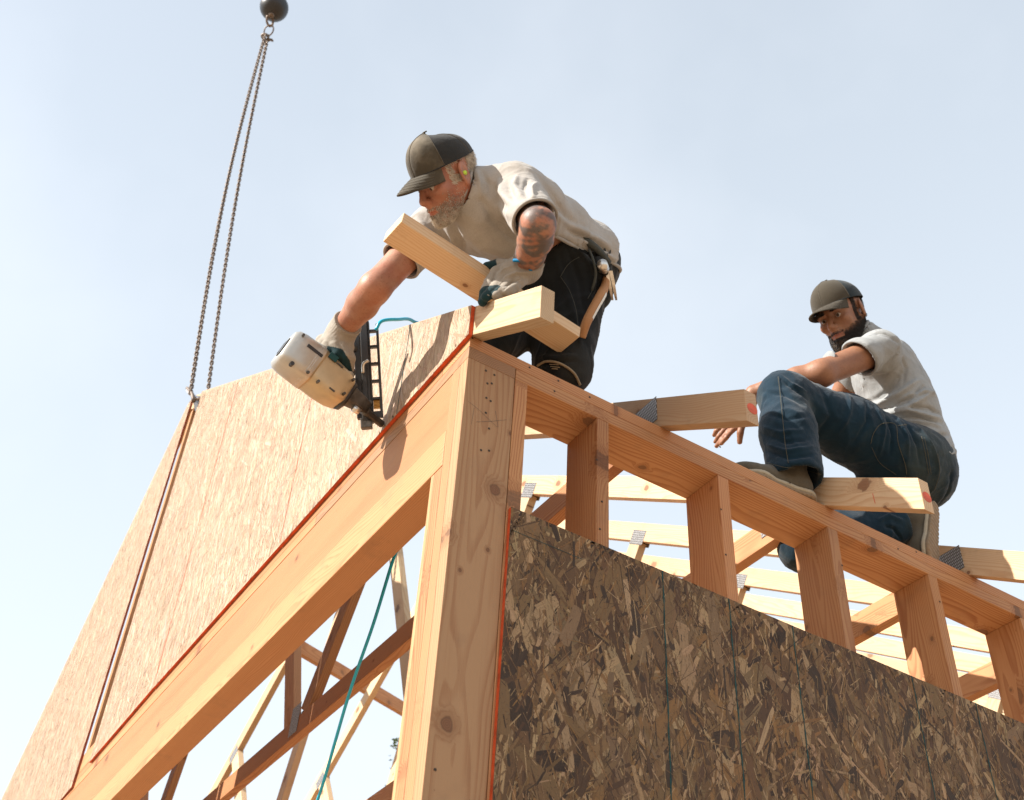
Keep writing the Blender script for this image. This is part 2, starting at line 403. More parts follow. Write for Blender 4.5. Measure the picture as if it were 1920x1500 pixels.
def osb_mat(name, fine, dark=.5):
    m, t, b = nodes(name); a = N(t, 'ShaderNodeVertexColor'); a.layer_name = 'tint'
    uv = N(t, 'ShaderNodeUVMap'); uv.uv_map = 'grain'
    tc = N(t, 'ShaderNodeTexCoord')
    st = noise(t, vmath(t, 'MULTIPLY', uv.outputs[0], (14, 420, 1)), 1, 3, .65)
    c = mix(t, mrange(t, st, .3, .75, 0, fine), a.outputs[0], (.10, .06, .035))
    sp = noise(t, tc.outputs['Object'], 190, 4, .7)
    c = mix(t, mrange(t, sp, .57, .68, 0, dark), c, (.035, .02, .012))
    big = noise(t, tc.outputs['Object'], 3.1, 3, .6); c = mix(t, mrange(t, big, .35, .7, 0, .22), c, (.12, .085, .055))
    t.links.new(c, b.inputs['Base Color']); b.inputs['Roughness'].default_value = .68; b.inputs['Specular IOR Level'].default_value = .3
    bump(t, b, math_(t, 'ADD', st, sp), .5, .0008); return m
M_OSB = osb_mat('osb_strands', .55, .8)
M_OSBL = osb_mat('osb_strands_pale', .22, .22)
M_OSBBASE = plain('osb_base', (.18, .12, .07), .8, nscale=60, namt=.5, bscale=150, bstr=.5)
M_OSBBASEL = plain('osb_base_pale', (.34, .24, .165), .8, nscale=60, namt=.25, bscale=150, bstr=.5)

def flakes(name, W, H, n, pal, wts, ang0, angs, Lr, Wr, mat, parent, mw, inside=None, side=1, lexp=1.9, big=.42):
    """n thin wood strands lying on the sheet (x 0..W, y 0..H), each its own polygon a hair above the last"""
    rs = np.random.RandomState(len(name) + n)
    cx = rs.rand(n) * W; cy = rs.rand(n) * H; sliv = rs.rand(n) < .30
    if inside is not None:
        k = inside(cx, cy); cx = cx[k]; cy = cy[k]; sliv = sliv[k]; n = len(cx)
    L = Lr[0] + (Lr[1] - Lr[0]) * rs.rand(n) ** lexp; Wd = (Wr[0] + (Wr[1] - Wr[0]) * rs.rand(n) ** 1.8)
    Wd = np.where(sliv, rs.uniform(.0008, .003, n), np.minimum(Wd, L * big)); L = np.where(sliv, L * .55, L)
    an = ang0 + angs * rs.randn(n); ca, sa = np.cos(an), np.sin(an)
    # outline: 5 points a side, tapered and splintered ends
    ts = np.array([-.5, -.3, 0, .28, .5]); k = 10
    P = np.zeros((n, k, 2))
    for i, tt in enumerate(ts):
        tap = 1 if abs(tt) < .45 else rs.uniform(.45, 1.1, n)
        P[:, i, 0] = (tt + rs.randn(n) * .035) * L; P[:, i, 1] = -Wd / 2 * tap * (1 + rs.randn(n) * .16)
        tap = 1 if abs(tt) < .45 else rs.uniform(.45, 1.1, n)
        P[:, k - 1 - i, 0] = (tt + rs.randn(n) * .035) * L; P[:, k - 1 - i, 1] = Wd / 2 * tap * (1 + rs.randn(n) * .16)
    bend = rs.randn(n)[:, None] * .5; P[:, :, 1] += bend * P[:, :, 0] ** 2 / .12 * .08
    X = cx[:, None] + P[:, :, 0] * ca[:, None] - P[:, :, 1] * sa[:, None]
    Y = cy[:, None] + P[:, :, 0] * sa[:, None] + P[:, :, 1] * ca[:, None]
    X = np.clip(X, .0005, W - .0005); Y = np.clip(Y, .0005, H - .0005)
    order = np.argsort(-L * Wd * rs.uniform(.05, 6, n) ** 1.6 * np.where(sliv, .12, 1)); hgt = np.empty(n); hgt[order] = np.arange(n)
    Z = (.0002 + .0012 * hgt / n)[:, None] * side * np.ones((1, k))
    Z = Z + rs.randn(n)[:, None] * .0
    V = np.stack([X, Y, Z], 2).reshape(-1, 3)
    F = (np.arange(n)[:, None] * k + np.arange(k)[None, :])
    if side < 0: F = F[:, ::-1]
    pal = np.array(pal); ci = rs.choice(len(pal), n, p=np.array(wts) / sum(wts))
    C_ = pal[ci] * rs.uniform(.82, 1.18, (n, 1)) * rs.uniform(.95, 1.05, (n, 3))
    if inside is not None:
        ok = inside(X, Y).all(axis=1)
    else: ok = np.ones(n, bool)
    V = V.reshape(n, k, 3)[ok].reshape(-1, 3); nn = ok.sum(); F = (np.arange(nn)[:, None] * k + np.arange(k)[None, :])
    if side < 0: F = F[:, ::-1]
    o = mesh_obj(name, V, F, mat, parent, mw=mw, colors=np.repeat(C_[ok], k, 0))
    uvl = o.data.uv_layers.new(name='grain')
    pu = P[ok] + rs.rand(nn, 1, 2) * 5
    if side < 0: pu = pu[:, ::-1]
    uvl.data.foreach_set('uv', pu.reshape(-1).astype(np.float32))
    o['kind'] = 'stuff'
    return o

# ------------------------------------------------------------------ setting
GZ = -3.35; FLZ = -2.82
def ground():
    m, t, b = nodes('site_dirt'); tc = N(t, 'ShaderNodeTexCoord'); co = tc.outputs['Object']
    f = mrange(t, noise(t, co, .35, 8, .6), .3, .7); c = mix(t, f, (.40, .28, .175), (.30, .21, .13))
    c = mix(t, mrange(t, noise(t, co, 25, 5, .7), .55, .75, 0, .5), c, (.20, .16, .11))
    t.links.new(c, b.inputs['Base Color']); b.inputs['Roughness'].default_value = .95
    bump(t, b, noise(t, co, 14, 8, .7), .7, .03)
    s = 700; V = [(-s, -s, GZ), (s, -s, GZ), (s, s, GZ), (-s, s, GZ)]
    o = mesh_obj('ground', V, [(0, 1, 2, 3)], m); props(o, 'bare sandy dirt of the building site', kind='structure')
    # foundation and floor of the house
    mc = plain('concrete', (.36, .34, .31), .9, nscale=6, namt=.2, bscale=60, bstr=.4)
    mb = MB(); I = (np.zeros(3), np.eye(3))
    mb.box(I, (0, 0, GZ - .3), (6.9, .2, FLZ - .04)); mb.box(I, (0, 6.6, GZ - .3), (6.9, 6.8, FLZ - .04))
    mb.box(I, (0, .2, GZ - .3), (.2, 6.6, FLZ - .04)); mb.box(I, (6.7, .2, GZ - .3), (6.9, 6.6, FLZ - .04))
    props(mb.obj('foundation', mc), 'grey concrete foundation under the framed walls', kind='structure')
    mb = MB(); mb.box(I, (.0, .0, FLZ - .04), (6.9, 6.8, FLZ - .001))
    props(mb.obj('subfloor', plain('subfloor_panel', (.50, .31, .165), .8, nscale=9, namt=.25)), 'pale wood panel subfloor inside the house frame', kind='structure')
ground()

PLZ = -.0
# ---- side wall (right in the picture)
side = empty('side_wall_frame'); props(side, 'open stud wall running right from the corner, strand board across its lower part', 'wall frame')
X1 = 6.86
board('top_plate', (0, .07, -.019), (3.5, .07, -.019), (0, 1, 0), .14, .0378, M_FIR, side)
board('top_plate', (3.502, .07, -.019), (X1, .07, -.019), (0, 1, 0), .14, .0378, M_FIR, side)
board('top_plate', (.1415, .07, -.0572), (3.2, .07, -.0572), (0, 1, 0), .14, .0378, M_FIR, side)
board('top_plate', (3.202, .07, -.0572), (X1, .07, -.0572), (0, 1, 0), .14, .0378, M_FIR, side)
studx = [.1413] + [.398 + .4102 * i for i in range(16)]
for x in studx:
    board('stud', (x + .019, .07, -.0765), (x + .019, .07, FLZ + .038), (0, 1, 0), .1396, .038, M_FIR, side)
board('bottom_plate', (.142, .07, FLZ + .019), (X1, .07, FLZ + .019), (0, 1, 0), .14, .037, M_FIR, side)
def sheet(name, parent, poly, origin, ex, ey, thk, mats, label=None):
    """flat sheet from polygon in (ex, ey); front towards ex x ey; edges painted"""
    ex = unit(ex); ey = unit(ey); ez = np.cross(ex, ey); n = len(poly)
    V = [(p[0], p[1], 0) for p in poly] + [(p[0], p[1], -thk) for p in poly]
    F = [tuple(range(n)), tuple(range(2 * n - 1, n - 1, -1))] + [(i, i + n, (i + 1) % n + n, (i + 1) % n) for i in range(n)]
    o = mesh_obj(name, V, F, None, parent, mw=frame(origin, ex, ey, ez), mats=mats, midx=[0, 0] + [1] * n)
    if label: o['label'] = label
    return o
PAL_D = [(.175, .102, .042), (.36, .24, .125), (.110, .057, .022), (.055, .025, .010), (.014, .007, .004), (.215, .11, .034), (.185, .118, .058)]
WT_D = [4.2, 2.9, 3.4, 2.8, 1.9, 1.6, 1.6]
def side_sheet(x0, x1, n):
    H = 1.22; z0 = -.486 - H
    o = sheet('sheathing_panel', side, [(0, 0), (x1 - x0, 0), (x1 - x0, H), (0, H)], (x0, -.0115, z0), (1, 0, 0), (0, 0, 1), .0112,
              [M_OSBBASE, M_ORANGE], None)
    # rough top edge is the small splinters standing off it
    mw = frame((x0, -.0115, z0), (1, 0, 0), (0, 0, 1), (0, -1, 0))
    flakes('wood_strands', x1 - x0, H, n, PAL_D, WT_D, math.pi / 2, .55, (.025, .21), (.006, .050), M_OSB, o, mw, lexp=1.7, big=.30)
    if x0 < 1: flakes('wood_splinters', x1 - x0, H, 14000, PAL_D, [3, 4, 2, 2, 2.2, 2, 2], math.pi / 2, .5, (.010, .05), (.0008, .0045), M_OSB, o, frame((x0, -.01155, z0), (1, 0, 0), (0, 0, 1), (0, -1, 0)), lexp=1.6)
    for cxl in [.442, .653, .866, 1.30, 1.55, 1.98, 2.2]:
        if cxl > x1 - x0: continue
        pts = []
        for k in range(61):
            z = z0 + H - .001 - k * H / 61
            pts.append((x0 + cxl + math.sin(k * .9 + cxl * 9) * .0007, z, .0019 + .0008 * math.sin(k * 2.1 + cxl)))
        V = []; F = []
        for i, (px, pz, wd) in enumerate(pts):
            V += [(px - wd, -.0132, pz), (px + wd, -.0132, pz)]
            if i: F.append((2 * i - 2, 2 * i - 1, 2 * i + 1, 2 * i))
        mesh_obj('chalk_line', V, F, M_CHALK, o)
    V = [(x0 + .01, -.0132, z0 + H - .066), (x0 + .20, -.0132, z0 + H - .066), (x0 + .20, -.0132, z0 + H - .0645), (x0 + .01, -.0132, z0 + H - .0645)]
    mesh_obj('chalk_line', V, [(0, 1, 2, 3)], M_CHALK, o)
    return o
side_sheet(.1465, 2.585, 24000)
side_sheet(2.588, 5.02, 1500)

# ---- gable wall (left in the picture, along Y at X = 0)
gab = empty('gable_wall_frame'); props(gab, 'gable side wall frame with a deep timber header over a wide opening', 'wall frame')
board('corner_stud', (.0698, .019, -.0765), (.0698, .019, FLZ + .038), (1, 0, 0), .1396, .0378, M_POST, gab)
board('top_plate', (.07, 0.0, -.0572), (.07, .9, -.0572), (1, 0, 0), .14, .0378, M_DARK, gab)
board('top_plate', (.07, .902, -.0572), (.07, 6.66, -.0572), (1, 0, 0), .14, .0378, M_FIR, gab)
board('top_plate', (.07, .1415, -.019), (.07, 6.66, -.019), (1, 0, 0), .1398, .0376, M_FIR, gab)
board('king_stud', (.0698, .0575, -.0765), (.0698, .0575, FLZ + .038), (1, 0, 0), .1396, .037, M_FIR, gab)
board('trimmer_stud', (.0698, .096, -.3775), (.0698, .096, FLZ + .038), (1, 0, 0), .1396, .0375, M_FIR, gab)
board('trimmer_stud', (.0698, .1225, -.3775), (.0698, .1225, FLZ + .038), (1, 0, 0), .1396, .0145, M_FIR, gab)
board('header_beam', (.0455, .0765, -.1705), (.0455, 4.2, -.1705), (0, 0, 1), .1875, .0885, M_HEAD, gab, bev=.0015)
board('header_beam', (.0445, .0765, -.3205), (.0445, 4.2, -.3205), (0, 0, 1), .1118, .0905, M_HEAD, gab, bev=.003)
for y in (4.12, 4.22, 4.26, 4.67, 5.08, 5.49, 5.9, 6.31, 6.64):
    z = -.3775 if y < 4.2 else -.0765
    board('stud', (.07, y, z), (.07, y, FLZ + .038), (1, 0, 0), .1396, .038, M_FIR, gab)
board('bottom_plate', (.07, 4.1, FLZ + .019), (.07, 6.66, FLZ + .019), (1, 0, 0), .14, .037, M_FIR, gab)
# nail heads on the corner stud
for q in [(927, 703), (914, 719), (922, 719), (912, 746), (920, 752), (911, 774), (917, 803.5), (902, 844), (917, 845), (816, 1443), (911, 695)]:
    p = on(q[0], q[1], 1, -.0004)
    V, F = tube_np([p, p + np.array([0, -.0006, 0])], .0032, 8); mesh_obj('nail_head', V, F, M_NAILHOLE, gab)
for q in [(1118.7, 862), (1128.7, 940.6), (1125, 992), (1039.6, 733.5), (993, 689), (1047, 714), (1105.6, 744.7), (886, 634), (1684, 1029), (1718, 1035), (1350, 838), (1481, 905), (1352, 955), (1361, 1040), (1762, 1128), (1788, 1212), (1579, 1060)]:
    p = on(q[0], q[1], 1, -.0004)
    V, F = tube_np([p, p + np.array([0, -.0006, 0])], .0030, 8); mesh_obj('nail_head', V, F, M_NAILHOLE, side)
def stroke(pts, wd, plane_ax, v, mat, parent, name='pencil_mark'):
    P = [on(x, y, plane_ax, v) for x, y in pts]; mb = MB()
    for a, b_ in zip(P[:-1], P[1:]):
        d = unit(b_ - a); nrm = np.eye(3)[plane_ax]; s_ = np.cross(d, nrm) * wd
        mb.add([a - s_, a + s_, b_ + s_, b_ - s_], [(0, 1, 2, 3)])
    return mb.obj(name, mat, parent)
stroke([(878, 752), (900, 770), (930, 799), (934, 801), (929, 770)], .0004, 1, -.0006, M_PENCIL, gab)
stroke([(893, 791), (920, 790), (950, 787)], .0004, 1, -.0006, M_PENCIL, gab)
stroke([(889, 765), (884, 795)], .0003, 1, -.0006, M_PENCIL, gab)

# ---- back wall, out of the frame but it carries the trusses
back = empty('back_wall_frame'); props(back, 'far stud wall of the house carrying the other ends of the trusses', 'wall frame')
board('top_plate', (0, 6.73, -.038), (X1, 6.73, -.038), (0, 1, 0), .1395, .076, M_FIR, back)
for i in range(12):
    board('stud', (.1 + .61 * i, 6.73, -.0765), (.1 + .61 * i, 6.73, FLZ + .038), (0, 1, 0), .139, .038, M_FIR, back)
board('bottom_plate', (0, 6.73, FLZ + .019), (X1, 6.73, FLZ + .019), (0, 1, 0), .139, .037, M_FIR, back)

# ------------------------------------------------------------------ trusses
RY = 3.4; S = .636; SP = .61; PERP = .089; PV = .105
ux, uz = 1 / math.hypot(1, S), S / math.hypot(1, S)
def place(name, X, Y, Z, mats): pass
def nail_plate(parent, X, y, z, ang, w, h, sidex=-1, name='nail_plate'):
    bm = bmesh.new(); bmesh.ops.create_cube(bm, size=1)
    for v in bm.verts: v.co = Vector((v.co.x * w, v.co.y * h, v.co.z * .0016))
    ex = np.array([0, math.cos(ang), math.sin(ang)]); ez = np.array([float(sidex), 0, 0]); ey = np.cross(ez, ex)
    xx = X - .0009 if sidex < 0 else X + .038 + .0009
    return bm_obj(name, bm, M_PLATE, parent, mw=frame((xx, y, z), ex, ey, ez))
def member(name, parent, X, a, b, mat, wid=.089, cut0=0, cut1=0, dx=(0, 0)):
    return board(name, (X + .019 + dx[0], a[0], a[1]), (X + .019 + dx[1], b[0], b[1]), (0, -(b[1] - a[1]), b[0] - a[0]), wid, .038, mat, parent, cut0, cut1)
def truss(X, label, seat=True, name='roof_truss', full=True, shift=0.):
    t = empty(name, (X, 0, 0)); props(t, label, 'roof truss', 'timber roof trusses set across the walls')
    # centre line of a top chord lies PV/2 above the line z = S*y
    ye = -.335
    sh = lambda y: (y, S * y + PV / 2)
    k = S  # plumb cuts
    member('top_chord', t, X, sh(ye), sh(RY), M_PINE, PERP, -k, -k) if False else None
    c0 = board('top_chord', (X + .019, ye, S * ye + PV / 2), (X + .019, RY, S * RY + PV / 2), (0, -S, 1), PERP, .038, M_PINE, t, cut0=S, cut1=S)
    yf = 2 * RY - ye
    c1 = board('top_chord', (X + .019 + shift, yf, S * ye + PV / 2), (X + .019, RY + .001, S * RY + PV / 2), (0, S, 1), PERP, .038, M_PINE, t, cut0=S, cut1=S)
    # bottom chord with its ends cut to the slope, set inside the top chords
    bz = .0455; MW = M_FIR if X < .7 else M_PINE
    board('bottom_chord', (X + .019, .085 + .0, bz), (X + .019, RY * 2 - .085, bz), (0, 0, 1), .089, .0378, M_FIR, t, cut0=1 / S * .98, cut1=-1 / S * .98)
    board('heel_wedge', (X + .019, -.055, .0), (X + .019, .04, .0095), (0, 0, 1), .018, .0376, M_FIR, t) if False else None
    for sgn in (0, 1):
        m = (lambda y: y) if sgn == 0 else (lambda y: 2 * RY - y)
        a = (m(2.36), .095); b = (m(1.70), S * 1.70 - .004)
        member('web', t, X, a, b, MW, .0885)
        a = (m(2.51), .095); b = (m(3.36 if sgn == 0 else 3.36), S * 3.36 - .02 - 0.0)
        board('web', (X + .019, a[0], a[1]), (X + .019, b[0] - (.05 if sgn == 0 else -.05), b[1] - .02), (0, 1, 0), .0885, .0378, MW, t)
        for sd in (-1, 1):
            nail_plate(t, X, m(2.44), .085, math.pi / 2, .13, .085, sd)
            nail_plate(t, X, m(1.68), S * 1.68 + .02, math.atan(S) * (1 if sgn == 0 else -1), .11, .07, sd)
            nail_plate(t, X, m(.11 if abs(X - 1.22) > .1 else .17), .075, 0., .20, .085, sd)
    for sd in (-1, 1): nail_plate(t, X, RY, S * RY + .02, math.pi / 2, .10, .10, sd)
    return t
LAB = {1: 'first roof truss behind the gable, red spot on its tail end',
       2: 'second roof truss, tail under the seated worker with a red tick',
       3: 'third roof truss behind the gable, tail starting beside the boot sole of the seated worker'}
for i in range(1, 11):
    lab = LAB.get(i, 'roof truss number %s counted from the gable, seen through the studs' % ('zero one two three four five six seven eight nine ten'.split()[i]))
    tr = truss(SP * i, lab)
    if i in (1, 2):
        c = (SP * i + .021, -.3358, S * -.335 + PV * .47 )
        V, F = tube_np([np.array(c) + (0, .0008, 0), np.array(c)], .0165, 20); mesh_obj('paint_spot', V, F, M_PAINTRED, tr)
    if i == 2:
        stroke([(1636, 925), (1641, 944)], .0012, 0, SP * 2 - .0004, M_PAINTRED, tr, 'paint_tick')
    if i == 1:
        for q in [[(1218, 756), (1222, 755)], [(1219, 759), (1223, 761)], [(1222, 764), (1218, 768)], [(1212, 772), (1215, 771), (1214, 775), (1210, 776)], [(1218, 770), (1219, 774)]]:
            stroke(q, .0007, 0, SP - .0004, M_PENCIL, tr, 'ink_mark')
br = board('lateral_brace', on(560, 1213, 0, 1.26), on(770, 1338, 0, 2.4), (0, 0, 1), .089, .038, M_FIR)
props(br, 'loose brace board crossing behind the truss webs under the header', 'board')

# ---- gable truss with its sheathing, hanging from the crane
gt = empty('gable_truss', (0, 0, 0)); props(gt, 'sheathed gable truss end panel hanging from two crane chains', 'gable truss')
BEND = .0225
board('top_chord', (.019, -.335, S * -.335 + PV / 2), (.019, RY, S * RY + PV / 2), (0, -S, 1), PERP, .038, M_PINE, gt, cut0=S, cut1=S)
board('top_chord', (.019 + BEND * 3.4, 6.9, S * -.1 + PV / 2), (.021, RY + .001, S * RY + PV / 2), (0, S, 1), PERP, .038, M_PINE, gt, cut0=S, cut1=S)
board('bottom_chord', (.019, .085, .0455), (.019, 3.44, .0455), (0, 0, 1), .089, .0378, M_FIR, gt, cut0=1.5)
board('bottom_chord', (.019, 3.442, .0455), (.019 + BEND * 3.2, 6.7, .0455), (0, 0, 1), .089, .0378, M_FIR, gt)
board('heel_block', (.019, -.06, .008), (.019, .06, .008), (0, 0, 1), .015, .0378, M_FIR, gt)
board('king_post', (.0325, 3.322, .092), (.0325, 3.322, 2.10), (1, 0, 0), .062, .038, M_FIR, gt)
for y in (.61, 1.22, 1.83, 2.44, 4.2, 4.8):
    zt = S * y if y < RY else S * (2 * RY - y)
    dx = 0 if y < RY else BEND * (y - RY)
    board('gable_stud', (.019 + dx, y, .092), (.019 + dx, y, zt - .005), (0, 1, 0), .089, .038, M_FIR, gt)
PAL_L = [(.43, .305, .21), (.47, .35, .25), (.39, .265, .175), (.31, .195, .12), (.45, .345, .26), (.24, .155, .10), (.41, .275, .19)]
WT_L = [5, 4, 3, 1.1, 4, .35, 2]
zt = lambda y: .108 + S * y
def gsheet(y0, y1, poly, n, xo=0., bend=0.):
    # local x runs along -Y so the front faces -X
    org = (-.0012 - xo, y1, 0.0); ex = unit((-bend, -1, 0)); ey = np.array([0, 0, 1.])
    P = [(y1 - p[0], p[1]) for p in poly]; EM = M_ORANGE if y0 < 3 else M_ORANGE_SHADE
    P = P[::-1]
    ar = sum(P[i][0] * P[(i + 1) % len(P)][1] - P[(i + 1) % len(P)][0] * P[i][1] for i in range(len(P)))
    if ar < 0: P = P[::-1]
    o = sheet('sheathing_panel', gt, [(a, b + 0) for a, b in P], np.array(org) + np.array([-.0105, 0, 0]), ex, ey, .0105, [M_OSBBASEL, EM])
    Pn = np.array(P)
    def inside(X, Y):
        X = np.asarray(X); ok = np.ones(X.shape, bool)
        for i in range(len(Pn)):
            a = Pn[i]; b_ = Pn[(i + 1) % len(Pn)]
            ok &= ((b_[0] - a[0]) * (Y - z_off - a[1]) - (b_[1] - a[1]) * (X - a[0])) > 1e-6
        return ok
    z_off = 0
    zmin = Pn[:, 1].min()
    org2 = np.array(org) + np.array([-.0105, 0, zmin])
    Pn[:, 1] -= zmin
    ez = np.cross(ex, ey)
    flakes('wood_strands', abs(y1 - y0), Pn[:, 1].max(), n, PAL_L, WT_L, math.pi / 2 + .12, .30, (.03, .19), (.002, .016), M_OSBL, o,
           frame(org2, ex, ey, ez), inside=inside)
    return o, org, ex
P3 = 3.14; panels = []
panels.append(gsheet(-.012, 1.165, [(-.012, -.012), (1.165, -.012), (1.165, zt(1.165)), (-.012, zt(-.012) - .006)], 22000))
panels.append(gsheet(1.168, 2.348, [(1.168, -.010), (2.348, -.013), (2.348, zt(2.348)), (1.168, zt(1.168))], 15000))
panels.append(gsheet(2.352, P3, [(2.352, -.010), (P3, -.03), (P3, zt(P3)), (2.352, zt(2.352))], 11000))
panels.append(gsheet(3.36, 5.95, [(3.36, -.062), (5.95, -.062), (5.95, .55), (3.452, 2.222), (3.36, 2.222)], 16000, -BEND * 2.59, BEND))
def gline(pidx, y0, z0, y1, z1, wd, mat, name='chalk_line'):
    o = panels[pidx][0]; x = -.0134
    d = unit(np.array([y1 - y0, z1 - z0])); s_ = np.array([-d[1], d[0]]) * wd
    n = 14; V = []; F = []
    for i in range(n + 1):
        f = i / n; y = y0 + (y1 - y0) * f; z = z0 + (z1 - z0) * f; j = 1 + .25 * math.sin(i * 2.3 + y0 * 7)
        V += [(x, y - s_[0] * j, z - s_[1] * j), (x, y + s_[0] * j, z + s_[1] * j)]
        if i: F.append((2 * i - 2, 2 * i - 1, 2 * i + 1, 2 * i))
    mesh_obj(name, V, F, mat, o)
gline(0, .372, -.01, .372, .335, .0018, M_CHALK)
gline(1, 2.345, .0, 2.345, 1.58, .0022, M_ORANGE, 'paint_seam'); gline(0, 1.162, .0, 1.162, .83, .0012, M_ORANGE, 'paint_seam')
gline(0, .76, .0, .76, .58, .0007, M_CHALKG); gline(0, 1.0, .0, .98, .73, .0006, M_CHALKG)
for z in (.14, .30, .46, .62, .78):
    y0 = max(.03, (z - .1) / S + .02)
    gline(0, max(y0, .5), z, 1.16, z + .004, .0007, M_CHALKG) if y0 < 1.1 else None
    gline(1, max(y0, 1.17), z + .004, 2.34, z + .01, .0008, M_CHALKG)
    gline(2, 2.36, z + .01, 3.12, z + .014, .0009, M_CHALKG)
for y, zz in ((1.45, .9), (1.75, 1.1), (2.05, 1.25), (2.7, 1.6), (2.95, 1.7)):
    gline(1 if y < 2.34 else 2, y, .0, y + .01, zz, .0007, M_CHALKG)

# ------------------------------------------------------------------ crane tackle
ballp = at(514, 14, 9.0)
peakp = on(357, 738, 0, -.06)
leg_ends = [peakp, on(388, 748, 0, .16)]
tb = bmesh.new(); bmesh.ops.create_uvsphere(tb, u_segments=40, v_segments=24, radius=.108)
bo = empty('crane_ball', ballp); props(bo, 'black steel headache ball of the crane at the top edge above the chains', 'crane ball')
bm_obj('ball', tb, M_BALL, bo, smooth=True, mw=Matrix.Translation(ballp))
tube('swivel', [ballp + (0, 0, -.09), ballp + (0, 0, -.125)], .022, M_RUST, bo, 14)
tube('wire_rope', [ballp + (0, 0, .09), ballp + (0.02, 0, 2.6)], .011, M_DKSTEEL, bo, 10)
def link_mesh(pitch=.0, L=.03, Wd=.02, r=.0036):
    a = np.linspace(0, 2 * np.pi, 17)[:-1]; pts = []
    for x in a:
        c, s_ = math.cos(x), math.sin(x)
        pts.append((np.sign(s_) * (L / 2 - Wd / 2) * min(1, abs(s_) * 3) + s_ * (Wd / 2 - r), c * (Wd / 2 - r), 0))
    pts = np.array(pts); n = 6; V = []; F = []
    for i in range(16):
        tdir = unit(pts[(i + 1) % 16] - pts[i - 1]); u = np.array([0, 0, 1.]); v = np.cross(tdir, u)
        for j in range(n):
            an = j * 2 * np.pi / n; V.append(pts[i] + r * (math.cos(an) * u + math.sin(an) * v))
    for i in range(16):
        for j in range(n):
            F.append((i * n + j, i * n + (j + 1) % n, ((i + 1) % 16) * n + (j + 1) % n, ((i + 1) % 16) * n + j))
    me = bpy.data.meshes.new('link'); me.from_pydata([tuple(v) for v in V], [], F); me.materials.append(M_RUST)
    me.polygons.foreach_set('use_smooth', np.ones(len(me.polygons), bool)); return me
LM = link_mesh(L=.040, Wd=.027, r=.0046)
def chain(label, top, bot, sag, pitch=.0215):
    t = empty('lifting_chain', bot); props(t, label, 'chain', 'chains from the crane ball to the gable truss')
    D = np.linalg.norm(top - bot); n = int(D / pitch); d = unit(top - bot)
    u0 = unit(np.cross(d, CZ)); v0 = np.cross(d, u0); near = []
    pinv(t)
    for i in range(n):
        f = (i + .5) / n; p = bot + (top - bot) * f + sag * math.sin(math.pi * f)
        a = (i % 2) * math.pi / 2 + .5 * math.sin(i * .05) + .25
        ey = math.cos(a) * u0 + math.sin(a) * v0; ez = np.cross(d, ey)
        M = frame(p, d, ey, ez)
        if i < 290:
            o = bpy.data.objects.new('link', LM); o.matrix_basis = M; link(o, t)
        else: near.append(M)
    if near:
        bm = bmesh.new()
        for M in near:
            b2 = bmesh.new(); b2.from_mesh(LM); b2.transform(M); tmp = bpy.data.meshes.new('tmp'); b2.to_mesh(tmp); b2.free(); bm.from_mesh(tmp); bpy.data.meshes.remove(tmp)
        o = bm_obj('links', bm, M_RUST, t, smooth=True); o['kind'] = 'stuff'
    return t
ringp = at(504, 47, 8.9)
c1 = chain('left chain leg, hooked to the front of the gable peak by a shackle', at(497, 66, 8.85), leg_ends[0], CX * -.05 + CY * .02)
c2 = chain('right chain leg, dropping behind the top edge of the strand board', at(503, 66, 8.9), leg_ends[1], CX * -.035 + CY * .02)
# master hook and rings under the ball
hk = empty('crane_hook', ringp); props(hk, 'crane hook with rings between the black ball and the two chains', 'hook')
def ring(c, r1, r2, ex, ey, rad, name, mat, parent, a0=0, a1=2 * math.pi):
    a = np.linspace(a0, a1, 28); pts = [c + math.cos(x) * r1 * ex + math.sin(x) * r2 * ey for x in a]
    V, F = tube_np(pts, rad, 8, cap=True); return mesh_obj(name, V, F, mat, parent, smooth=True)
ring(at(506, 38, 8.95), .026, .045, unit(CX * .8 + CZ * .6), -CY, .009, 'ring', M_RUST, hk)
ring(at(504, 57, 8.92), .034, .042, CX, unit(-CY + CX * .25), .0055, 'ring', M_RUST, hk)
ring(at(499, 70, 8.88), .03, .02, unit(CX + CY * .3), unit(CY + CZ * .4), .012, 'hook', M_RUST, hk, .3, 4.9)
ring(at(503, 78, 8.9), .03, .014, unit(CX - CY * .2), unit(CY + CZ * .4), .010, 'hook', M_RUST, hk, 2.0, 6.6)
# shackle and plate at the peak
sh_ = empty('chain_shackle', peakp); props(sh_, 'steel shackle with a dark strap bolted through the top of the gable panel gap', 'shackle')
pk = lambda x, y, X=-.03: on(x, y, 0, X)
tube('shackle_pin', [pk(352, 733, -.06), pk(356, 738, -.05), pk(371, 748, -.02)], .011, M_STEEL, sh_)
tube('shackle_bow', spline([pk(351, 728, -.06), pk(360, 738, -.055), pk(363, 752, -.04), pk(366, 745, -.02)], 20), .010, M_RUST, sh_)
mb = MB()
c = on(373, 759, 0, .03); V = []
for (x, y) in [(366, 742), (381, 742), (376, 764), (371, 776), (365, 770), (362, 755)]:
    V.append(on(x, y, 0, -.001) * 1.0)
V = np.array(V); n = len(V); V2 = V + np.array([.05, 0, 0])
mb.add(np.vstack([V, V2]), [tuple(range(n)), tuple(range(2 * n - 1, n - 1, -1))] + [(i, (i + 1) % n, (i + 1) % n + n, i + n) for i in range(n)])
mb.obj('strap', M_DKSTEEL, sh_, bev=.004)

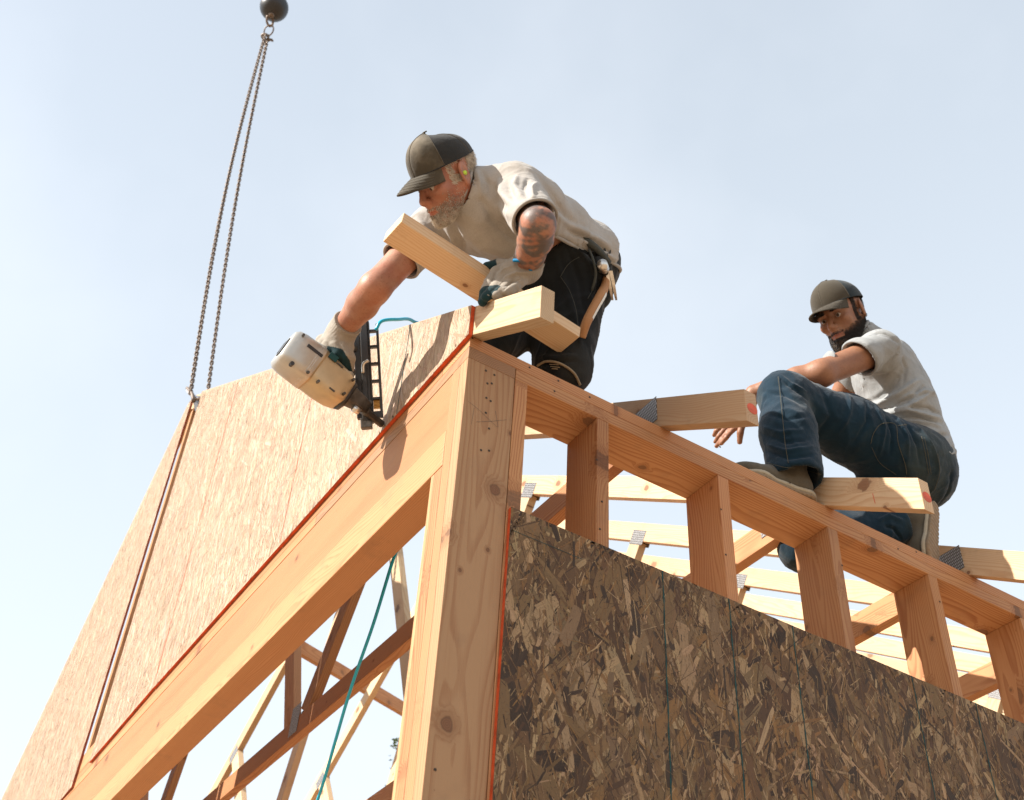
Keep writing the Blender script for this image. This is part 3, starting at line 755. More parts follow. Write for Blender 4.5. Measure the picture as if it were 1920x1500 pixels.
# ------------------------------------------------------------------ loose board held by the worker
Ma = np.array([[-0.9343474229091298, 0.30380433825338193, -0.18627350149398272], [-0.28753478721417147, -0.9514836423981035, -0.10954648948306032], [-0.2105199264727812, -0.04880371199586665, 0.9763706049719475]])
T0 = np.array([-0.2798228451525983, 0.011533402306671365, 0.19305348172682135])
ax = -Ma[:, 0]; ay = Ma[:, 1]; az = Ma[:, 2]
p0 = T0 + ay * .0445 + az * .019; p1 = at(1069, 639, 3.25); p1 = p0 + (p1 - p0) * 1.0
hb = board('held_board', p0, p1, ay, .089, .038, M_PINE, bev=.0022); props(hb, 'short cut board held under the gloved hand of the bent worker', 'board')

# ------------------------------------------------------------------ air hose
hose = tube('air_hose', spline([at(705, 618, 3.36), at(716, 602, 3.38), at(745, 599, 3.45), at(774, 602, 3.55), at(800, 640, 3.62), at(780, 850, 3.6),
                               at(757, 1000, 3.55), at(737, 1050, 3.54), at(700, 1170, 3.56), at(655, 1300, 3.6), at(610, 1455, 3.66), at(560, 1620, 3.75), at(540, 1800, 3.9)], 130), .0052, M_HOSE)
props(hose, 'bright turquoise air hose hanging down through the header opening from the nail gun', 'air hose')

# ------------------------------------------------------------------ tree far behind
def tree():
    base = CAM + 15.0 * unit(ray(737, 1440) * np.array([1, 1, 0])) ; base[2] = GZ
    topz = (CAM + ray(737, 1388) / np.linalg.norm(ray(737, 1388)[:2]) * 15.0)[2]
    t = empty('distant_tree', base); props(t, 'top sprig of a green tree seen between the truss webs and the corner studs', 'tree')
    H = topz - GZ
    mbk = plain('bark', (.09, .065, .045), .9, nscale=12, namt=.4, bscale=40, bstr=.8)
    mb = MB(); rs = random.Random(3)
    mb.tube([base, base + (0.05, 0, H * .3), base + (0, .05, H * .6), base + (0, 0, H - .3)], np.array([.16, .12, .08, .015]), 10)
    V = []; F = []; cols = []
    for i in range(46):
        a = rs.random() * 6.28; hh = H * rs.uniform(.30, .78); r = (1 - abs(hh / H - .45) * 1.7) * 1.5 * rs.uniform(.4, 1)
        e = base + np.array([math.cos(a) * r, math.sin(a) * r, hh]); s0 = base + (0, 0, hh * .78)
        mb.tube([s0, (s0 + e) / 2 + (0, 0, .1), e], np.array([.03, .018, .006]), 5)
        for k in range(240):
            p = e + np.array([rs.gauss(0, .28), rs.gauss(0, .28), rs.gauss(0, .2)])
            if p[2] > GZ + H - .95: continue
            u = unit([rs.gauss(0, 1), rs.gauss(0, 1), rs.gauss(0, .6)]); v = unit(np.cross(u, [rs.gauss(0, 1), rs.gauss(0, 1), 1.]))
            s_ = rs.uniform(.03, .06); n = len(V); V += [p - u * s_, p - v * s_ * .5, p + u * s_, p + v * s_ * .5]; F.append((n, n + 1, n + 2, n + 3))
    tip = base + (0, 0, H)
    for k in range(60):
        p = tip + np.array([rs.gauss(0, .035), rs.gauss(0, .035), rs.uniform(-.12, .03) if k < 34 else rs.uniform(-1.1, -.1)])
        u = unit([rs.gauss(0, 1), rs.gauss(0, 1), rs.gauss(0, .6)]); v = unit(np.cross(u, [0.3, .2, 1.])); s_ = .028; n = len(V)
        V += [p - u * s_, p - v * s_ * .6, p + u * s_, p + v * s_ * .6]; F.append((n, n + 1, n + 2, n + 3))
    mb.obj('trunk', mbk, t, smooth=True)
    mesh_obj('crown', V, F, plain('leaves', (.07, .115, .03), .6, nscale=3, namt=.4), t)
tree()

# ================================================================== figures: distance fields meshed by surface nets
class Field:
    def __init__(s, lo, hi, step, fine=None, fstep=None):
        s.ax = []
        for i in range(3):
            a = [lo[i]]
            while a[-1] < hi[i]:
                st = step
                if fine is not None and fine[0][i] - step < a[-1] < fine[1][i]: st = fstep
                a.append(a[-1] + st)
            s.ax.append(np.array(a, np.float32))
        s.F = np.full([len(a) for a in s.ax], .5, np.float32)
    def sl(s, lo, hi):
        out = []
        for i in range(3):
            a = int(np.searchsorted(s.ax[i], lo[i])); b = int(np.searchsorted(s.ax[i], hi[i])); out.append(slice(max(0, a - 1), min(len(s.ax[i]), b + 1)))
        return tuple(out)
    def grid(s, sl):
        return (s.ax[0][sl[0]][:, None, None], s.ax[1][sl[1]][None, :, None], s.ax[2][sl[2]][None, None, :])
    def put(s, fn, lo, hi, k=.012, op='u'):
        m = max(k, .012) + .012
        sl = s.sl(np.asarray(lo) - m, np.asarray(hi) + m)
        if 0 in [q.stop - q.start for q in sl] or any(q.stop <= q.start for q in sl): return
        X, Y, Z = s.grid(sl); d = fn(X, Y, Z).astype(np.float32); A = s.F[sl]
        if op == 'u':
            h = np.clip(.5 + .5 * (A - d) / k, 0, 1); s.F[sl] = A * (1 - h) + d * h - k * h * (1 - h)
        elif op == 's':   # subtract
            h = np.clip(.5 - .5 * (A + d) / k, 0, 1); s.F[sl] = A * (1 - h) - d * h + k * h * (1 - h)
    def cone(s, a, b, ra, rb, k=.012, flat=None, f=1., op='u'):
        a = np.asarray(a, float); b = np.asarray(b, float); ba = b - a; L2 = ba @ ba + 1e-9; r = max(ra, rb)
        def fn(X, Y, Z):
            px, py, pz = X - a[0], Y - a[1], Z - a[2]
            t = np.clip((px * ba[0] + py * ba[1] + pz * ba[2]) / L2, 0, 1)
            qx, qy, qz = px - t * ba[0], py - t * ba[1], pz - t * ba[2]
            q2 = qx * qx + qy * qy + qz * qz
            if flat is not None:
                n = qx * flat[0] + qy * flat[1] + qz * flat[2]; q2 = q2 - n * n + (n / f) ** 2
            return (np.sqrt(np.maximum(q2, 0)) - (ra + (rb - ra) * t)) * min(1, f if flat is not None else 1)
        s.put(fn, np.minimum(a, b) - r * max(1, f), np.maximum(a, b) + r * max(1, f), k, op)
    def chain(s, P, rad, k=.012, flat=None, f=1.):
        for i in range(len(P) - 1): s.cone(P[i], P[i + 1], rad[i], rad[i + 1], k, flat, f)
    def ell(s, c, r, fr=None, k=.012, op='u'):
        c = np.asarray(c, float); r = np.asarray(r, float); M = np.eye(3) if fr is None else np.asarray(fr)   # rows are axes
        def fn(X, Y, Z):
            px, py, pz = X - c[0], Y - c[1], Z - c[2]
            q = [(px * M[i][0] + py * M[i][1] + pz * M[i][2]) for i in range(3)]
            k0 = np.sqrt(sum((q[i] / r[i]) ** 2 for i in range(3))); k1 = np.sqrt(sum((q[i] / r[i] ** 2) ** 2 for i in range(3))) + 1e-9
            return np.maximum(k0 * (k0 - 1) / k1, -min(r))
        e = np.sqrt(((M * r[:, None]) ** 2).sum(0)); s.put(fn, c - e, c + e, k, op)
    def cutplane(s, p, n, k=.004, lo=None, hi=None):
        """remove what lies on the side n points to, inside a box"""
        p = np.asarray(p, float); n = unit(n)
        sl = s.sl(lo, hi) if lo is not None else tuple(slice(0, len(a)) for a in s.ax)
        X, Y, Z = s.grid(sl); d = ((X - p[0]) * n[0] + (Y - p[1]) * n[1] + (Z - p[2]) * n[2]).astype(np.float32)
        s.F[sl] = np.maximum(s.F[sl], d)
    def sample(s, p):
        ix = []; fr = []
        for i in range(3):
            k = int(np.clip(np.searchsorted(s.ax[i], p[i]) - 1, 0, len(s.ax[i]) - 2)); ix.append(k); fr.append((p[i] - s.ax[i][k]) / (s.ax[i][k + 1] - s.ax[i][k]))
        v = s.F0[ix[0]:ix[0] + 2, ix[1]:ix[1] + 2, ix[2]:ix[2] + 2]
        if v.shape != (2, 2, 2): return .5
        for i in range(3): v = v[0] * (1 - fr[i]) + v[1] * fr[i]
        return float(v)
    def wedge(s, p, n, q, m):
        X, Y, Z = s.grid(tuple(slice(0, len(a)) for a in s.ax)); n = unit(n); m = unit(m)
        d1 = (X - p[0]) * n[0] + (Y - p[1]) * n[1] + (Z - p[2]) * n[2]; d2 = (X - q[0]) * m[0] + (Y - q[1]) * m[1] + (Z - q[2]) * m[2]
        s.F = np.maximum(s.F, np.minimum(d1, d2).astype(np.float32))
    def ring(s, c, n, rmax=.2, k=48, inset=.003):
        n = unit(n); u = unit(np.cross(n, [.3, .2, .9])); v = np.cross(n, u); out = []
        for a in np.linspace(0, 2 * np.pi, k + 1):
            d = math.cos(a) * u + math.sin(a) * v; r = .01
            while r < rmax and s.sample(c + d * r) < 0: r += .0015
            out.append(c + d * (r - inset))
        out = np.array(out); m = out[:-1]; m = (np.roll(m, 1, 0) + m + np.roll(m, -1, 0)) / 3; return np.vstack([m, m[:1]])
    def collar(s, c, n, rc, smax=.14, k=48):
        n = unit(n); u = unit(np.cross(n, [.3, .2, .9])); v = np.cross(n, u); out = []
        for a in np.linspace(0, 2 * np.pi, k + 1):
            d = (math.cos(a) * u + math.sin(a) * v) * rc; t = smax
            while t > -.08 and s.sample(c + d + n * t) > .001: t -= .002
            out.append(c + d + n * t)
        out = np.array(out); m = out[:-1]
        for _ in range(3): m = (np.roll(m, 1, 0) + m + np.roll(m, -1, 0)) / 3
        return np.vstack([m, m[:1]])
    def hollow(s, t):
        s.F0 = s.F.copy(); s.hollow_(t)
    def hollow_(s, t): s.F = np.maximum(s.F, -(s.F + t))
    def mesh(s, smooth=1):
        F = s.F; S_ = F < 0; nx, ny, nz = F.shape
        cnt = np.zeros((nx - 1, ny - 1, nz - 1), np.int8)
        for dx in (0, 1):
            for dy in (0, 1):
                for dz in (0, 1): cnt += S_[dx:nx - 1 + dx, dy:ny - 1 + dy, dz:nz - 1 + dz]
        I = np.argwhere((cnt > 0) & (cnt < 8)); n = len(I)
        idm = np.full(cnt.shape, -1, np.int32); idm[I[:, 0], I[:, 1], I[:, 2]] = np.arange(n)
        cor = [(a, b, c) for a in (0, 1) for b in (0, 1) for c in (0, 1)]
        val = np.stack([F[I[:, 0] + a, I[:, 1] + b, I[:, 2] + c] for a, b, c in cor], 1)
        pos = np.stack([np.stack([s.ax[0][I[:, 0] + a], s.ax[1][I[:, 1] + b], s.ax[2][I[:, 2] + c]], 1) for a, b, c in cor], 1)
        acc = np.zeros((n, 3)); ww = np.zeros(n)
        for i in range(8):
            for j in range(i + 1, 8):
                if sum(abs(cor[i][q] - cor[j][q]) for q in range(3)) != 1: continue
                m = (val[:, i] < 0) != (val[:, j] < 0)
                t = val[m, i] / (val[m, i] - val[m, j]); acc[m] += pos[m, i] + (pos[m, j] - pos[m, i]) * t[:, None]; ww[m] += 1
        V = acc / ww[:, None]; Q = []
        for axn in range(3):
            o = [q for q in range(3) if q != axn]
            sa = [slice(None)] * 3; sb = [slice(None)] * 3; sa[axn] = slice(0, -1); sb[axn] = slice(1, None)
            for q in o: sa[q] = slice(1, -1); sb[q] = slice(1, -1)
            A = S_[tuple(sa)]; B = S_[tuple(sb)]
            for flip, msk in ((0, A & ~B), (1, ~A & B)):
                E = np.argwhere(msk)
                if not len(E): continue
                for q in o: E[:, q] += 1
                def g(d1, d2):
                    J = E.copy(); J[:, o[0]] -= d1; J[:, o[1]] -= d2; return idm[J[:, 0], J[:, 1], J[:, 2]]
                q4 = np.stack([g(1, 1), g(0, 1), g(0, 0), g(1, 0)], 1)
                if (axn == 1) != bool(flip): q4 = q4[:, ::-1]
                Q.append(q4)
        Q = np.concatenate(Q); Q = Q[(Q >= 0).all(1)]
        for _ in range(smooth):
            sm = np.zeros_like(V); c = np.zeros(n)
            for a in range(4):
                b = (a + 1) % 4
                for u, v in ((Q[:, a], Q[:, b]), (Q[:, b], Q[:, a])):
                    for q in range(3): sm[:, q] += np.bincount(u, V[v, q], n)
                    c += np.bincount(u, minlength=n)
            V = V * .5 + .5 * sm / np.maximum(c, 1)[:, None]
        return V, Q
def vnormals(V, Q):
    nn = np.cross(V[Q[:, 2]] - V[Q[:, 0]], V[Q[:, 3]] - V[Q[:, 1]]); N_ = np.zeros_like(V)
    for a in range(4):
        for q in range(3): N_[:, q] += np.bincount(Q[:, a], nn[:, q], len(V))
    return N_ / (np.linalg.norm(N_, axis=1)[:, None] + 1e-12)
def segdist(P, a, b):
    a = np.asarray(a); b = np.asarray(b); ba = b - a; t = np.clip(((P - a) @ ba) / (ba @ ba), 0, 1)
    return np.linalg.norm(P - a - t[:, None] * ba, axis=1), t
def sdir(P, d):   # remove component along d
    return P - (P @ d)[:, None] * d
def creases(V, Nn, lst):
    """lst: (pixel path, depth, width m, height m); a raised fold (height>0) or a valley running along the path"""
    disp = np.zeros(len(V)); 
    for path, z, wd, h in lst:
        P = [at(x, y, z) for x, y in path]; best = np.full(len(V), 9.); tt = np.zeros(len(V))
        Vp = sdir(V, CZ)
        for i in range(len(P) - 1):
            d, t = segdist(Vp, sdir(P[i][None], CZ)[0], sdir(P[i + 1][None], CZ)[0])
            m = d < best; best[m] = d[m]; tt[m] = (i + t[m]) / (len(P) - 1)
        face = np.clip(-(Nn @ CZ) * 2.5, 0, 1)
        env = np.sin(np.pi * np.clip(tt * .9 + .05, 0, 1)) ** .6
        disp += h * np.exp(-(best / wd) ** 2) * face * env
    return np.clip(disp, -.0065, .0065)
def band(P, rad, mat, parent, name='hem', tint=(.92, .92, .92)):
    V, F = tube_np(P, rad, 8, cap=False); return mesh_obj(name, V, F, mat, parent, smooth=True, colors=colorize(len(V), tint))
def snoise(P, f, seed, n=5):
    rs = np.random.RandomState(seed); out = np.zeros(len(P))
    for i in range(n):
        k = rs.randn(3) * f; out += np.sin(P @ k + rs.rand() * 6.3 + 1.3 * np.sin(P @ (rs.randn(3) * f * .6) + rs.rand() * 6))
    return out / n
HS = .94      # head scale
def ridge(P, f, seed): return np.clip(1 - np.abs(snoise(P, f, seed, 4)) * 3.2, 0, 1) ** 1.6
def headframe(H, fcam, ucam):
    f = unit(fcam[0] * CX + fcam[1] * CY + fcam[2] * CZ); u = ucam[0] * CX + ucam[1] * CY + ucam[2] * CZ
    u = unit(u - f * (u @ f)); l = np.cross(u, f)
    return H, np.stack([f, l, u])           # rows: forward, left, up
def head_sdf(F, H, M, beardy=0., k=.012):
    w_ = lambda x, y, z: H + HS * (x * M[0] + y * M[1] + z * M[2])
    E = lambda c, r, k=.012, op='u': F.ell(w_(*c), np.array(r) * HS, M, k, op)
    E((-.012, 0, .032), (.096, .076, .082)); E((.028, 0, -.025), (.062, .062, .088), .02)
    E((.046, 0, -.082), (.043, .043, .034), .02)
    for s in (-1, 1):
        F.cone(w_(-.004, s * .060, -.042), w_(.072, s * .020, -.102), .017, .015, .022)
        E((.060, s * .046, -.024), (.024, .019, .019), .018)
        E((.058, s * .036, .018), (.028, .027, .019), .014)
    F.cone(w_(.083, -.030, .021), w_(.083, .030, .021), .0105, .0105, .012)
    F.cone(w_(.088, 0, .010), w_(.111, 0, -.030), .0075, .0105, .009)
    E((.108, 0, -.036), (.014, .012, .010), .006)
    for s in (-1, 1):
        E((.099, s * .012, -.038), (.010, .0075, .0085), .005)
        E((.104, s * .007, -.0475), (.006, .0036, .004), .003, 's')
        E((.096, s * .031, .0), (.013, .017, .011), .010, 's')
        E((.0735, s * .031, -.003), (.0145, .0155, .0135), .004)
    F.cone(w_(.088, 0, -.058), w_(.090, 0, -.090), .016, .013, .016)
    for s in (-1, 1):
        F.cone(w_(.1035, s * .002, -.0655), w_(.090, s * .024, -.071), .0048, .003, .004)
        F.cone(w_(.1015, 0, -.0775), w_(.089, s * .021, -.0735), .0058, .003, .004)
        F.cone(w_(.1085, 0, -.0715), w_(.093, s * .022, -.0722), .0016, .0010, .003, op='s')
    E((.084, 0, -.107), (.018, .022, .014), .014)
    for s in (-1, 1):                      # ears: rim, bowl, lobe
        c = w_(-.012, s * .081, -.004); ef = unit(M[1] * s * 1 - M[0] * .38)
        fr = np.stack([unit(M[0] + M[1] * s * .35), ef - M[0] * 0, M[2]])
        fr[1] = unit(np.cross(fr[2], fr[0])) * s
        F.ell(c, (.0185, .007, .032), fr, .006)
        F.ell(c + fr[1] * .0075 + fr[0] * .002 + M[2] * .001, (.0125, .0065, .0215), fr, .004, 's')
        F.ell(c + fr[1] * .001 + fr[0] * .010 - M[2] * .004, (.004, .004, .007), fr, .004)
        F.ell(c - M[2] * .028 + fr[0] * .006, (.008, .005, .009), fr, .005)
def eye_slit(F, H, M, s, h=.0047):
    F.ell(H + HS * (.089 * M[0] + s * .031 * M[1] - .003 * M[2]), (.014, .0125, h), M, .0015, 's')
def strands(name, P, D, L, w0, mat, parent, droop=None, seed=1):
    """tapered three-sided hairs: roots P, directions D, lengths L"""
    n = len(P); rs = np.random.RandomState(seed); D = D / np.linalg.norm(D, axis=1)[:, None]
    a = np.cross(D, rs.randn(n, 3)); a /= np.linalg.norm(a, axis=1)[:, None]; b = np.cross(D, a)
    mid = P + D * L[:, None] * .5; D2 = D if droop is None else D + droop[None] * .6
    D2 = D2 / np.linalg.norm(D2, axis=1)[:, None]; tip = mid + D2 * L[:, None] * .5
    V = []
    for c, r in ((P - D * .001, w0), (mid, w0 * .8)):
        for q in range(3):
            an = q * 2.0944; V.append(c + r * (math.cos(an) * a + math.sin(an) * b))
    V.append(tip); V = np.stack(V, 1).reshape(-1, 3); o7 = np.arange(n)[:, None] * 7
    T = np.array([(0, 1, 4), (0, 4, 3), (1, 2, 5), (1, 5, 4), (2, 0, 3), (2, 3, 5), (3, 4, 6), (4, 5, 6), (5, 3, 6)])
    F = (o7[:, :, None] + T[None]).reshape(-1, 3)
    return mesh_obj(name, V, F, mat, parent, smooth=False)
def cap(parent, H, M, mfront, mback, tilt=0., size=1., yaw=0., brim_len=.072, brim_drop=.012, droop=.020, zbase=.038):
    ct, st = math.cos(tilt), math.sin(tilt)
    f = M[0] * ct - M[2] * st; u = M[2] * ct + M[0] * st; l = M[1]
    W_ = lambda x, y, z: H + HS * (x * f + y * l + z * u)
    base = lambda a: (.1085 * math.cos(a) - .008, .0885 * math.sin(a))
    zb = zbase; ht = .088 * size
    def crown(a, e):   # e 0..1 base to top
        q = e * math.pi / 2; rr = math.cos(q) ** .72; zz = math.sin(q) ** .92
        bx, by = base(a); tall = 1 + .10 * math.cos(a)
        low = -.012 * (1 - math.cos(a)) / 2 * (1 - e)
        seam = 1 - .012 * max(0, 1 - abs(((a + math.pi / 6) % (math.pi / 3)) - math.pi / 6) / .09) * (e > .02) * (e < .97)
        return W_((bx + .008) * rr * seam - .008 * rr - .004 * (1 - rr), by * rr * seam, zb + low + ht * zz * tall * (1 - .04 * (1 - math.cos(a))))
    def patch(name, a0, a1, mat, na=40, ne=18, par=parent):
        V = []; F = []; 
        for i in range(na + 1):
            for j in range(ne + 1):
                V.append(crown(a0 + (a1 - a0) * i / na, j / ne))
        for i in range(na):
            for j in range(ne):
                k = i * (ne + 1) + j; F.append((k, k + ne + 1, k + ne + 2, k + 1))
        o = mesh_obj(name, V, F, mat, par, smooth=True); return o
    A = 1.12
    root = patch('cap', -A, A, mfront); 
    patch('cap_back', A, 2 * math.pi - A, mback, 60, par=root)
    # seams: raised cord lines
    for a in (0.0, A, -A, 2.1, -2.1):
        P = [crown(a, j / 20) + .0006 * unit(crown(a, j / 20) - W_(0, 0, zb)) for j in range(21)]
        V, F = tube_np(np.array(P), .0009, 6); mesh_obj('seam', V, F, M_CAPSEAM, root, smooth=True)
    # sweat band edge
    P = [crown(a, .0) for a in np.linspace(0, 2 * math.pi, 60)]; V, F = tube_np(np.array(P), .0016, 6); mesh_obj('band', V, F, mback, root, smooth=True)
    # brim with rounded outline, pulled down at the sides
    V = []; F = []; na, nr = 36, 10; th = .0028
    top = []; bot = []
    for i in range(na + 1):
        s = -1 + 2 * i / na; a = s * .98
        bx, by = base(a); bx -= .002; by *= .99
        for j in range(nr + 1):
            r = j / nr; ext = brim_len * (max(0, 1 - abs(s) ** 2.6)) ** .55
            x = bx + ext * r; y = by * (1 - .10 * r * abs(s)) 
            z = zb + .0015 - brim_drop * r ** 1.6 - droop * (abs(s) ** 1.7) * (r ** .7) * 1.3 - .012 * (1 - math.cos(a)) / 2
            top.append(W_(x, y, z)); bot.append(W_(x, y, z - th))
    V = top + bot; nb = len(top)
    for i in range(na):
        for j in range(nr):
            k = i * (nr + 1) + j; F.append((k, k + 1, k + nr + 2, k + nr + 1)); F.append((nb + k, nb + k + nr + 1, nb + k + nr + 2, nb + k + 1))
        k = i * (nr + 1) + nr; F.append((k, nb + k, nb + k + nr + 1, k + nr + 1))
    mesh_obj('brim', V, F, mfront, root, smooth=True)
    for rr in (.25, .45, .62, .78, .92):
        P = []
        for i in range(2, na - 1):
            k = i * (nr + 1); j = rr * nr; j0 = int(j); P.append(np.array(top[k + j0]) * (1 - (j - j0)) + np.array(top[k + min(nr, j0 + 1)]) * (j - j0) + u * .0003)
        V, F = tube_np(np.array(P), .0006, 5); mesh_obj('brim_stitching', V, F, M_CAPSEAM, root, smooth=True)
    V, F = tube_np([crown(0, 1) - u * .001, crown(0, 1) + u * .0022], .006, 12); mesh_obj('cap_button', V, F, mfront, root, smooth=True)
    return root
M_CAPSEAM = plain('cap_seam_thread', (.09, .08, .065), .9)
def boxof(*pts, m=.1):
    P = np.array(pts); return P.min(0) - m, P.max(0) + m
def colorize(n, base=(1, 1, 1)): return np.tile(np.array(base, np.float32), (n, 1))

# ------------------------------------------------------------------ worker 1: bent forward, nail gun in the right hand
def worker1():
    global HS; HS = .895
    H, M = headframe(at(836, 332, 3.17), (-.70, .50, -.52), (-.40, -.84, -.27))
    hw = lambda x, y, z: H + HS * (x * M[0] + y * M[1] + z * M[2])
    root = empty('person', at(1060, 560, 3.4)); props(root, 'bent forward worker in grey beard, olive cap, beige shirt, gloves, firing a nail gun', 'person')
    lsh = at(966, 356, 3.18); lel = at(1009, 421, 2.93); lwr = at(988, 503, 3.09)
    rsh = at(812, 428, 3.34); rel = at(702, 541, 3.19); rwr = at(640, 622, 3.31)
    nk0 = at(900, 374, 3.22); nk1 = hw(-.03, 0, -.06)
    pel = at(1062, 500, 3.55); wst = at(1012, 448, 3.42); cst = at(950, 402, 3.28)
    lhip = at(1070, 530, 3.47); rhip = at(1072, 512, 3.66)
    lkn = at(1056, 692, 3.33); rkn = np.array([.085, .19, .115])
    lan = np.array([.48, .33, .265]); ran = rkn + np.array([.20, .36, .05])
    sp = unit(cst - wst); br = unit(lsh - rsh); br = unit(br - sp * (br @ sp)); fr = np.cross(br, sp)   # front/back
    tf = np.stack([br, fr, sp]); sp2 = unit(wst - pel); br2 = unit(br - sp2 * (br @ sp2)); tf2 = np.stack([br2, np.cross(br2, sp2), sp2])
    # ---- body
    lo, hi = boxof(lsh, lel, lwr, rsh, rel, rwr, H, pel, lkn, rkn, lan, ran, at(900, 560, 3.0), m=.13)
    F = Field(lo, hi, .0055, (H - .125, H + .125), .0023)
    F.ell(cst, (.155, .10, .15), tf, .03); F.ell(wst, (.115, .080, .14), tf2, .05); F.ell(pel, (.12, .09, .10), tf2, .05)
    F.cone(nk0, nk1, .060, .054, .03)
    F.cone(lsh, lel, .046, .041, .02); F.cone(lel, lwr + (lel - lwr) * .35, .044, .039, .015); F.cone(lwr + (lel - lwr) * .35, lwr, .037, .029, .012, CZ, .9)
    F.ell(lel + (lwr - lel) * .30 + CX * .004, (.043, .042, .045), None, .02)
    F.cone(rsh, rel, .048, .041, .02); F.cone(rel, rel + (rwr - rel) * .35, .042, .043, .02); F.cone(rel + (rwr - rel) * .35, rwr, .043, .028, .015)
    F.cone(cst, lsh, .06, .05, .03); F.cone(cst, rsh, .06, .05, .03)
    for h, kn, an in ((lhip, lkn, lan), (rhip, rkn, ran)):
        F.cone(h, kn, .08, .055, .03); F.cone(kn, an, .052, .035, .02); F.cone(an, an + unit(an - kn) * .06, .035, .03, .02)
    head_sdf(F, H, M)
    for s in (-1, 1): eye_slit(F, H, M, s, .0028)
    LH = lhand_pts(lwr); RH = rhand_pts(rwr)
    for P, rr in LH + RH: F.chain(P, np.array(rr) * .93, .003)
    V, Q = F.mesh(1); Nn = vnormals(V, Q); P = (V - H) @ M.T / HS
    c = colorize(len(V))
    lips = (np.exp(-(((P[:, 0] - .098) / .014) ** 2 + (P[:, 1] / .024) ** 2 + ((P[:, 2] + .0715) / .0085) ** 2)))[:, None]
    c = c * (1 - lips * np.array([.05, .35, .35]))
    hd = np.exp(-(np.linalg.norm(P, axis=1) / .13) ** 6)[:, None]
    c = c * (1 - hd * np.array([.0, .12, .10]))
    V = V + Nn * ((snoise(V, 40, 91, 5) * .0011 + snoise(V, 90, 92, 5) * .0005) * np.clip((np.linalg.norm(V - H, axis=1) - .16) / .05, 0, 1))[:, None]
    c = c * (1 - .16 * np.clip(.5 + snoise(V, 28, 93, 6) * 1.6, 0, 1))[:, None] * (1 - np.array([0, .08, .10]) * np.clip(snoise(V, 55, 94, 6) * 2.4, 0, 1)[:, None])
    # tattoo ink on the left forearm
    d = np.minimum(segdist(V, lsh + (lel - lsh) * .5, lel)[0], segdist(V, lel, lwr)[0])
    pat = snoise(V, 75, 5, 6) + .7 * snoise(V, 170, 9, 6)
    ink = np.clip(.72 + pat * 2.4, 0, 1) * (d < .075) * np.clip((np.linalg.norm(V - lsh, axis=1) - .12) / .03, 0, 1) * np.clip((np.linalg.norm(V - lwr, axis=1) - .045) / .03, 0, 1)
    d2, _ = segdist(V, rsh, rwr); ink[d2 < .08] = 0
    ink = ink[:, None] * .80
    c = c * (1 - ink) + ink * np.array([.17, .42, .68])
    body = mesh_obj('body', V, Q, M_SKIN1, root, smooth=True, colors=c)
    for s in (-1, 1): 
        tb = bmesh.new(); bmesh.ops.create_uvsphere(tb, u_segments=20, v_segments=12, radius=.0118)
        e = bm_obj('eye', tb, M_EYE, body, smooth=True, mw=Matrix.Translation(hw(.0762, s * .031, -.003)))
        tb = bmesh.new(); bmesh.ops.create_uvsphere(tb, u_segments=14, v_segments=8, radius=.0062)
        bm_obj('iris', tb, M_IRIS, body, smooth=True, mw=Matrix.Translation(hw(.0835, s * .031, -.0055)))
    # ---- hair and beard
    rs = np.random.RandomState(2)
    def region(mask, n):
        idx = np.where(mask)[0]; return rs.choice(idx, min(n, len(idx) * 3))
    x, y, z = P.T; r = np.linalg.norm(P, axis=1) < .16
    jaw = r & (z < -.028) & (z > -.135) & (x > -.012) & (x < .12) & ~((z > -.058) & (x > .075) & (abs(y) < .03)) & (z < -.03 - .0 + .018 * (x < .03) + .0 * x) & (lips[:, 0] < .35)
    jaw &= ~((x > .055) & (z > -.052) & (abs(y) < .05)) & (x > .012 - (z + .06) * .3)
    jaw &= (rs.rand(len(V)) < np.clip((-z - .040) / .045, .06, 1))
    i = region(jaw & (Nn @ M[2] < .6) & ((z > -.118) | (x > .05)) & ((z > -.095) | (x > .03)), 12000)
    short = np.clip((x[i] - .02) / .07, .25, 1) * np.clip((-z[i] - .02) / .06, .35, 1.)
    D = Nn[i] * .55 - M[2] * .8 + M[0] * .12 + rs.randn(len(i), 3) * .22
    sel = rs.rand(len(i))
    wh = sel < .38 + .5 * (z[i] < -.09)
    strands('beard', V[i][wh] + rs.randn(wh.sum(), 3) * .001, D[wh], (.0015 + .0065 * short * rs.rand(len(i)))[wh], .00042, M_HAIRW, root, -M[2], 3)
    strands('beard', V[i][~wh] + rs.randn((~wh).sum(), 3) * .001, D[~wh], (.0015 + .0055 * short * rs.rand(len(i)))[~wh], .00042, M_HAIRG, root, -M[2], 4)
    hb_ = r & (x < .035) & (x > -.12) & (z > -.075 + .0) & (z < .055) & ~((abs(x + .010) < .028) & (abs(z + .006) < .044) & (abs(y) > .070)) & ((x < -.035) | (z > -.045 + 0 * z)) & ((x < -.03) | (z > -.02))
    i = region(hb_, 7500)
    D = Nn[i] * .35 - M[2] * .75 - M[0] * .55 + rs.randn(len(i), 3) * .15
    strands('hair', V[i], D, .006 + .010 * rs.rand(len(i)), .0005, M_HAIRW, root, -M[2] * .5, 5)
    i = region(r & (abs(z - .020) < .006 + 0 * x) & (abs(abs(y) - .030) < .018) & (x > .07), 500)
    strands('eyebrow', V[i], Nn[i] * .4 + M[1] * np.sign(y[i])[:, None] + rs.randn(len(i), 3) * .2, .006 + .006 * rs.rand(len(i)), .0005, M_HAIRG, root, None, 6)
    # foam plug in the left ear
    ep = hw(-.006, .084, -.006); V_, F_ = tube_np([ep, ep + M[1] * .007 + M[0] * -.002], np.array([.0058, .0062]), 12); mesh_obj('earplug', V_, F_, M_LIME, root, smooth=True)
